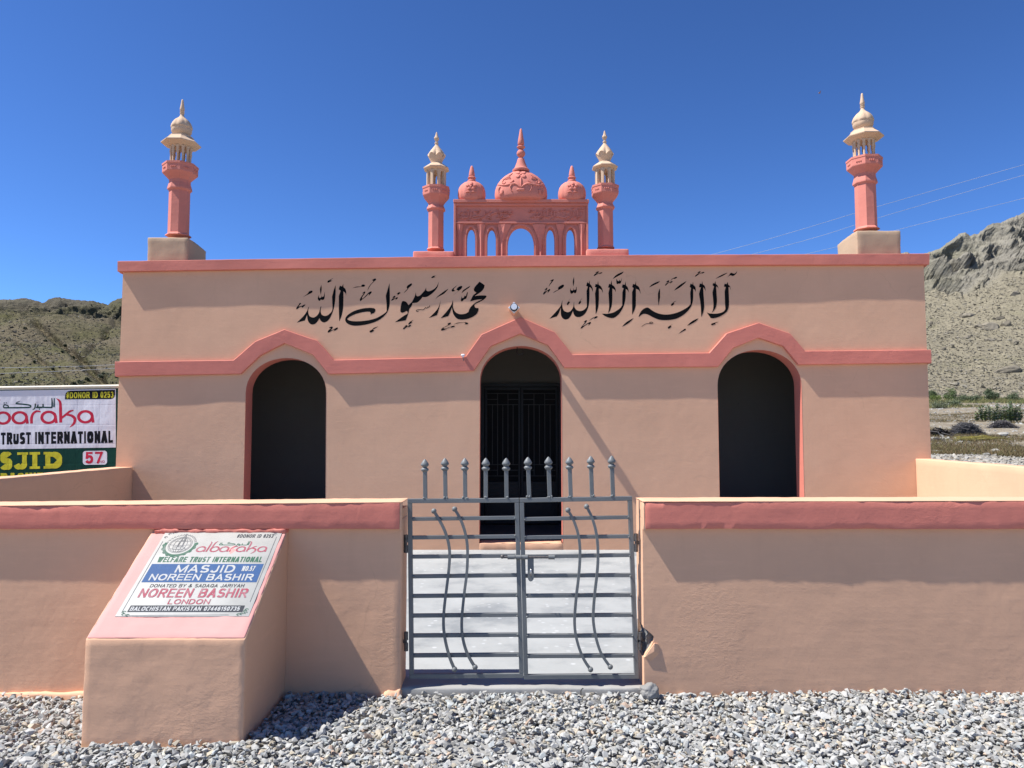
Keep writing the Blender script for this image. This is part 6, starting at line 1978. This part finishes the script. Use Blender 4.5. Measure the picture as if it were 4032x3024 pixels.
for i in V2i[:900]:
    p = Vector(V2[i]); 
    if noise.noise(p * 0.04) < -0.1: continue
    w_ = random.uniform(0.25, 0.8)
    for _ in range(18):
        c = p + Vector((random.gauss(0, 0.35) * w_, -0.15 + random.gauss(0, 0.3) * w_, abs(random.gauss(0, 0.4)) * w_))
        g = random.uniform(0.6, 1.3)
        leaf_quads(mb, [c], [0.11], [(0.080 * g, 0.082 * g, 0.040 * g)])
tag(mb.build('hillside_scrub', 'leaf'), kind='stuff')
# broad leaved plants in the field at the right
def leafy_plant(label, base, h, seed):
    random.seed(seed)
    t = thing('leafy_plant', label, 'plant', base, 'broad leaved plants in the field')
    b = Vector(base)
    ml, ms = MB(), MB()
    for s in range(random.randint(4, 6)):
        a = random.uniform(0, 6.283); lean = random.uniform(0.05, 0.30)
        hh = h * random.uniform(0.6, 1.05)
        top = b + Vector((math.cos(a) * lean * h, math.sin(a) * lean * h, hh))
        ms.tube([b, b.lerp(top, 0.5) + Vector((0, 0, 0.04)), top], [0.022, 0.016, 0.008], 5, tone=(0.20, 0.19, 0.12))
        n = int(hh / 0.095)
        for i in range(1, n + 1):
            p = b.lerp(top, (i + 0.3) / (n + 0.3))
            for sd in (0, math.pi):
                aa = i * 1.57 + sd + random.uniform(-0.3, 0.3)
                L = random.uniform(0.16, 0.25) * (1.1 - 0.4 * i / n)
                d = Vector((math.cos(aa), math.sin(aa), random.uniform(0.25, 0.9))).normalized()
                sd_ = d.cross(Vector((0, 0, 1))).normalized() * L * 0.33
                g = random.uniform(0.7, 1.35)
                col = (0.085 * g, 0.140 * g, 0.058 * g) if random.random() < 0.65 else (0.19 * g, 0.23 * g, 0.085 * g)
                q1, q2 = p + d * L * 0.35, p + d * L * 0.72
                ml.add([p, q1 - sd_, q1 + sd_, q2 - sd_ * 0.8, q2 + sd_ * 0.8, p + d * L + Vector((0, 0, -0.02))], [(0, 1, 2), (1, 3, 4, 2), (3, 5, 4)], col)
    ml.build('leaves', 'leaf', t); ms.build('stem', 'twig', t)
YPL = 47.0
k = 0
random.seed(21)
PLX = [(3850, 46, 0.75), (3872, 48.5, 1.0), (3886, 46, 0.85), (3904, 48, 1.15), (3918, 45.5, 0.9), (3932, 48, 1.2), (3946, 50, 1.35), (3958, 46, 1.0), (3972, 49, 1.35), (3984, 46.5, 1.05), (3996, 49, 1.3), (4008, 46.5, 1.1), (4020, 49, 1.25), (4034, 47, 1.2), (4050, 48, 1.2), (4068, 47, 1.1)]
PLAB = ['shortest green plant, at the left end of the field row', 'second green plant from the left end of the field row', 'third green plant from the left end of the field row',
        'tall green plant fourth from the left end of the field row', 'low green plant in the front of the row above the grey twigs, left one', 'tall green plant behind the low left one above the grey twigs',
        'tallest dark green plant at the back of the field row, left of its twin', 'green plant in front of the two tallest ones of the field row', 'tallest dark green plant at the back of the field row, right of its twin',
        'front green plant just right of the two tallest ones', 'third tall back plant from the right edge of the photo', 'second front plant from the right edge of the photo', 'green plant cut by the right edge of the photo']
for i, (px, Y, h) in enumerate(PLX[:13]):
    leafy_plant(PLAB[i], at_px(px, Y), h * 0.98, 500 + i)
# heaps of cut brushwood
def brush(name, label, px, Y, w_, h_, n, col, seed, spread=0.5, thick=0.008, cat='brushwood', layer=0.55):
    random.seed(seed)
    base = at_px(px, Y)
    t = thing(name, label, cat, base)
    b = Vector(base)
    W, H = wpx(w_, Y), wpx(h_, Y)
    mb = MB()
    for i in range(n):
        x = random.gauss(0, 0.24) * W; x = max(-W / 2, min(W / 2, x))
        hh = H * max(0.1, 1 - (2 * x / W) ** 2) 
        c = b + Vector((x, random.uniform(-0.4, 0.4) * W * spread, random.random() ** 0.8 * hh * 0.9))
        a = random.gauss(0, layer) + (0 if random.random() < 0.5 else math.pi)
        L = random.uniform(0.2, 0.5) * W * 0.55
        d = Vector((math.cos(a), random.gauss(0, 0.4), math.sin(a) * 0.6)).normalized()
        bend = Vector((random.gauss(0, 1), random.gauss(0, 1), random.gauss(0, 1))) * L * 0.12
        g = random.uniform(0.5, 1.6)
        if random.random() < 0.06: g = 2.3
        p0, p1 = c - d * L / 2, c + d * L / 2
        for p in (p0, p1):
            if p.z < b.z + 0.01: p.z = b.z + 0.01
        mb.tube([p0, c + bend, p1], [thick * 1.2, thick, thick * 0.5], 3, cap=False, tone=(col[0] * g, col[1] * g, col[2] * g))
    o = mb.build('twigs', 'twig', t)
    o['kind'] = 'stuff'
    return t
brush('brush_pile', 'rounded heap of grey cut thorn brushwood in the stony field', 3806, 36, 132, 54, 2000, (0.115, 0.108, 0.105), 31, 0.4, 0.007)
brush('log_pile', 'dark pile of thick dead branches beside the grey brushwood', 3700, 34, 100, 34, 130, (0.050, 0.042, 0.036), 32, 0.35, 0.028, 'log pile', 0.25)
brush('brush_pile', 'low strip of grey cut twigs in front of the green plants', 3950, 40, 110, 30, 800, (0.125, 0.112, 0.108), 33, 0.25, 0.007)
brush('brush_pile', 'thin scatter of grey twigs in front of the branch pile', 3690, 31, 60, 14, 160, (0.14, 0.13, 0.125), 34, 0.5, 0.006)
random.seed(40)
# pale forked branches lying on the dark pile
mb = MB()
for pts in ([(3662, 1697), (3690, 1700), (3705, 1716)], [(3708, 1704), (3745, 1714), (3757, 1712)], [(3694, 1700), (3702, 1712), (3706, 1718)], [(3776, 1676), (3790, 1686), (3815, 1690)]):
    mb.tube([P(a, b, 33.0) for a, b in pts], [0.016, 0.013, 0.007], 6, tone=(0.26, 0.235, 0.21))
tag(mb.build('dead_branch', 'twig'), 'pale bare branches lying across the dark branch pile', 'branch')
# bundle of yellow reeds on the ground
mb = MB()
for i in range(70):
    a = 3745 + random.random() * 150; L = random.uniform(40, 120)
    Yr = random.uniform(30.2, 31)
    x0, x1 = (a - 2016) / FPX * Yr, (a + L - 2016) / FPX * Yr
    z = gh(x0, Yr) + random.uniform(0.04, 0.16)
    z2 = gh(x1, Yr) + random.uniform(0.03, 0.14)
    g = random.uniform(0.7, 1.2)
    mb.tube([(x0, Yr, z), ((x0 + x1) / 2, Yr + random.uniform(-0.1, 0.1), (z + z2) / 2 + 0.05), (x1, Yr, z2)], [0.011, 0.010, 0.005], 3, False, (0.66 * g, 0.57 * g, 0.20 * g))
tag(mb.build('reed_bundle', 'straw'), 'long bundle of yellow cut reeds lying before the brushwood', 'reeds')
# dry grass
random.seed(41)
mb = MB()
cnt = 0
while cnt < 42000:
    Y = 18.5 + 45 * random.random() ** 1.5; x = random.uniform(0.54, 0.70) * Y
    m_ = noise.noise(Vector((x * 0.13, Y * 0.16, 9)))
    thr = -0.22 if 21 < Y < 32 else (-0.02 if Y < 21 else 0.0)
    if m_ < thr: continue
    z = gh(x, Y); h = random.uniform(0.04, 0.20) * (1.1 if 22 < Y < 31 else 0.9) * random.uniform(0.5, 1.2)
    a = random.uniform(0, 6.28); wv = Vector((math.cos(a), math.sin(a), 0)) * 0.010
    tip = Vector((x + random.gauss(0, 0.12), Y + random.gauss(0, 0.10), z + h))
    g = random.uniform(0.6, 1.3)
    col = (0.17 * g, 0.122 * g, 0.062 * g) if random.random() < 0.75 else (0.15 * g, 0.145 * g, 0.055 * g)
    mb.add([Vector((x, Y, z - 0.02)) - wv, Vector((x, Y, z - 0.02)) + wv, tip], [(0, 1, 2)], col)
    cnt += 1
tag(mb.build('dry_grass', 'straw'), kind='stuff')
mb = MB(); cnt = 0
while cnt < 9000:
    Y = random.uniform(74, 99); x = random.uniform(0.55, 0.71) * Y
    if noise.noise(Vector((x * 0.09, Y * 0.12, 2))) < (-0.2 if x / Y < 0.64 else 0.05): continue
    z = gh(x, Y); h = random.uniform(0.1, 0.45); a = random.uniform(0, 6.28); wv = Vector((math.cos(a), math.sin(a), 0)) * 0.03
    g = random.uniform(0.7, 1.2)
    mb.add([Vector((x, Y, z)) - wv, Vector((x, Y, z)) + wv, Vector((x + random.gauss(0, 0.2), Y, z + h))], [(0, 1, 2)], (0.24 * g, 0.215 * g, 0.09 * g) if random.random() < 0.6 else (0.14 * g, 0.165 * g, 0.06 * g)); cnt += 1
tag(mb.build('yellow_grass', 'straw'), kind='stuff')
# a few pale stones that stand out
for px, py, Y, r, lab in ((3906, 1765, 23.5, 0.16, 'round pale stone lying in the dry grass'), (3676, 1764, 23, 0.13, 'white stone in the grass by the mosque corner'), (3701, 1760, 23.2, 0.12, 'white stone right of the one by the mosque corner'), (3940, 1690, 33, 0.22, 'whitish boulder on bare ground below the green plants'), (3876, 1800, 20.5, 0.11, 'largest pale stone in the stony strip above the side wall')):
    x = (px - 2016) / FPX * Y
    o = stones('stone', 'stone', np.array([[0, 0, 0.0]]), np.array([r]), np.array([[0.38, 0.36, 0.31]]), 0.2)
    o.location = (x, Y, gh(x, Y) + r * 0.4)
    tag(o, lab, 'stone', 'pale stones in the field')

# ------------------------------------------------------------------ small things at the foot of the wall
def lump(name, label, cat, c, r, mat, seed):
    bm = bmesh.new(); bmesh.ops.create_icosphere(bm, subdivisions=4, radius=1.0)
    for v in bm.verts:
        q = v.co.copy()
        v.co = Vector((q.x * r[0], q.y * r[1], q.z * r[2])) * (1 + 0.30 * noise.noise(q * 1.7 + Vector((seed, 0, 0))) + 0.14 * noise.noise(q * 5) + 0.07 * noise.noise(q * 14))
    me = bpy.data.meshes.new(name); bm.to_mesh(me); bm.free()
    me.polygons.foreach_set('use_smooth', [True] * len(me.polygons))
    me.materials.append(M[mat])
    o = bpy.data.objects.new(name, me); C.objects.link(o); o.location = c
    return tag(o, label, cat)
M['lump_cement'] = concrete('dried_cement', (0.24, 0.232, 0.215), spots=False, dark=(0.17, 0.165, 0.15))
p = P(2400 + 435 * .3617, 2400 + 900 * .3617, 4.62)
lump('cement_lump', 'rough lump of dried cement on the gravel at the gate corner', 'cement lump', (p.x, 4.62, 0.045), (0.060, 0.050, 0.046), 'lump_cement', 3)
p = P(300 + 1318 * .633, 1950 + 1275 * .633, 4.60)
M['scrap'] = simple('pale_blue_scrap', (0.30, 0.38, 0.40), 0.4, bump=0)
mb = MB()
pts = [(-0.022, -0.03), (0.012, -0.035), (0.020, 0.0), (0.008, 0.034), (-0.016, 0.028)]
vs = [(p.x + a, 4.60 + 0.012 * math.sin(i), p.z + b) for i, (a, b) in enumerate(pts)] + [(p.x + a, 4.606 + 0.012 * math.sin(i), p.z + b) for i, (a, b) in enumerate(pts)]
mb.add(vs, [(0, 1, 2, 3, 4), (9, 8, 7, 6, 5)] + [(i, 5 + i, 5 + (i + 1) % 5, (i + 1) % 5) for i in range(5)])
tag(mb.build('plastic_scrap', 'scrap'), 'torn pale blue plastic scrap between plaque stand and wall', 'scrap')
p = P(1500 + 1588 * .4973, 2600 + 240 * .4973, 4.70)
mb = MB(); mb.tube([(p.x - 0.004, 4.700, p.z - 0.03), (p.x - 0.004, 4.698, p.z), (p.x + 0.006, 4.697, p.z + 0.016), (p.x + 0.012, 4.697, p.z + 0.012)], 0.003, 5)
tag(mb.build('twig', 'hook_iron'), 'short dark twig standing against the edge of the threshold', 'twig')

# ------------------------------------------------------------------ overhead wires
M['wire'] = simple('aluminium_wire', (0.33, 0.34, 0.37), 0.9, 0.0, bump=0, spec=0.0)
def wire(label, pts, r=0.0072):
    mb = MB()
    p = [P(a, b, Y) for a, b, Y in pts]
    dp = []
    for i in range(len(p) - 1):
        a = p[i - 1] if i else p[i]; b = p[i]; c = p[i + 1]; d = p[i + 2] if i + 2 < len(p) else c
        for k in range(8):
            q = k / 8
            dp.append(0.5 * ((2 * b) + (c - a) * q + (2 * a - 5 * b + 4 * c - d) * q * q + (3 * b - a - 3 * c + d) * q**3))
    dp.append(p[-1])
    mb.tube(dp, [r * (v.y / 32) for v in dp], 6)
    tag(mb.build('power_line', 'wire', smooth=60), label, 'power line', 'overhead wires behind the mosque')
wire('uppermost of the three wires crossing the sky at the right', [(4300, 574, 30), (4019, 652, 32), (3460, 812, 36), (2816, 999, 42), (1900, 1230, 54), (900, 1395, 68), (450, 1436, 76), (12, 1448, 85), (-400, 1450, 95)])
wire('middle of the three wires crossing the sky at the right', [(4300, 612, 29), (4019, 693, 31), (3460, 857, 35), (2971, 999, 40), (1900, 1255, 53), (900, 1410, 66), (450, 1450, 74), (12, 1470, 83), (-400, 1478, 93)])
wire('lowest of the three wires, passing behind the right corner minaret block', [(4300, 712, 29), (4019, 784, 31), (3560, 898, 34), (3180, 999, 38), (1900, 1290, 52), (900, 1440, 65), (420, 1520, 73), (12, 1560, 82)])
# a bird far up in the sky
bp = P(3227, 366, 60)
mb = MB(); mb.sphere(bp, 0.05, 8, 6, ); mb.v = [((x - bp.x) * 1.9 + bp.x, y, z) for x, y, z in mb.v]
for s in (-1, 1):
    mb.add([bp + Vector((-0.04, 0, 0.02)), bp + Vector((0.05, 0, 0.02)), bp + Vector((0.02, s * 0.26, 0.08)), bp + Vector((-0.02, s * 0.26, 0.08))], [(0, 1, 2, 3)])
M['bird'] = simple('brown_feathers', (0.30, 0.17, 0.10), 0.8, bump=0)
tag(mb.build('bird', 'bird'), 'tiny brown bird high in the blue sky', 'bird')
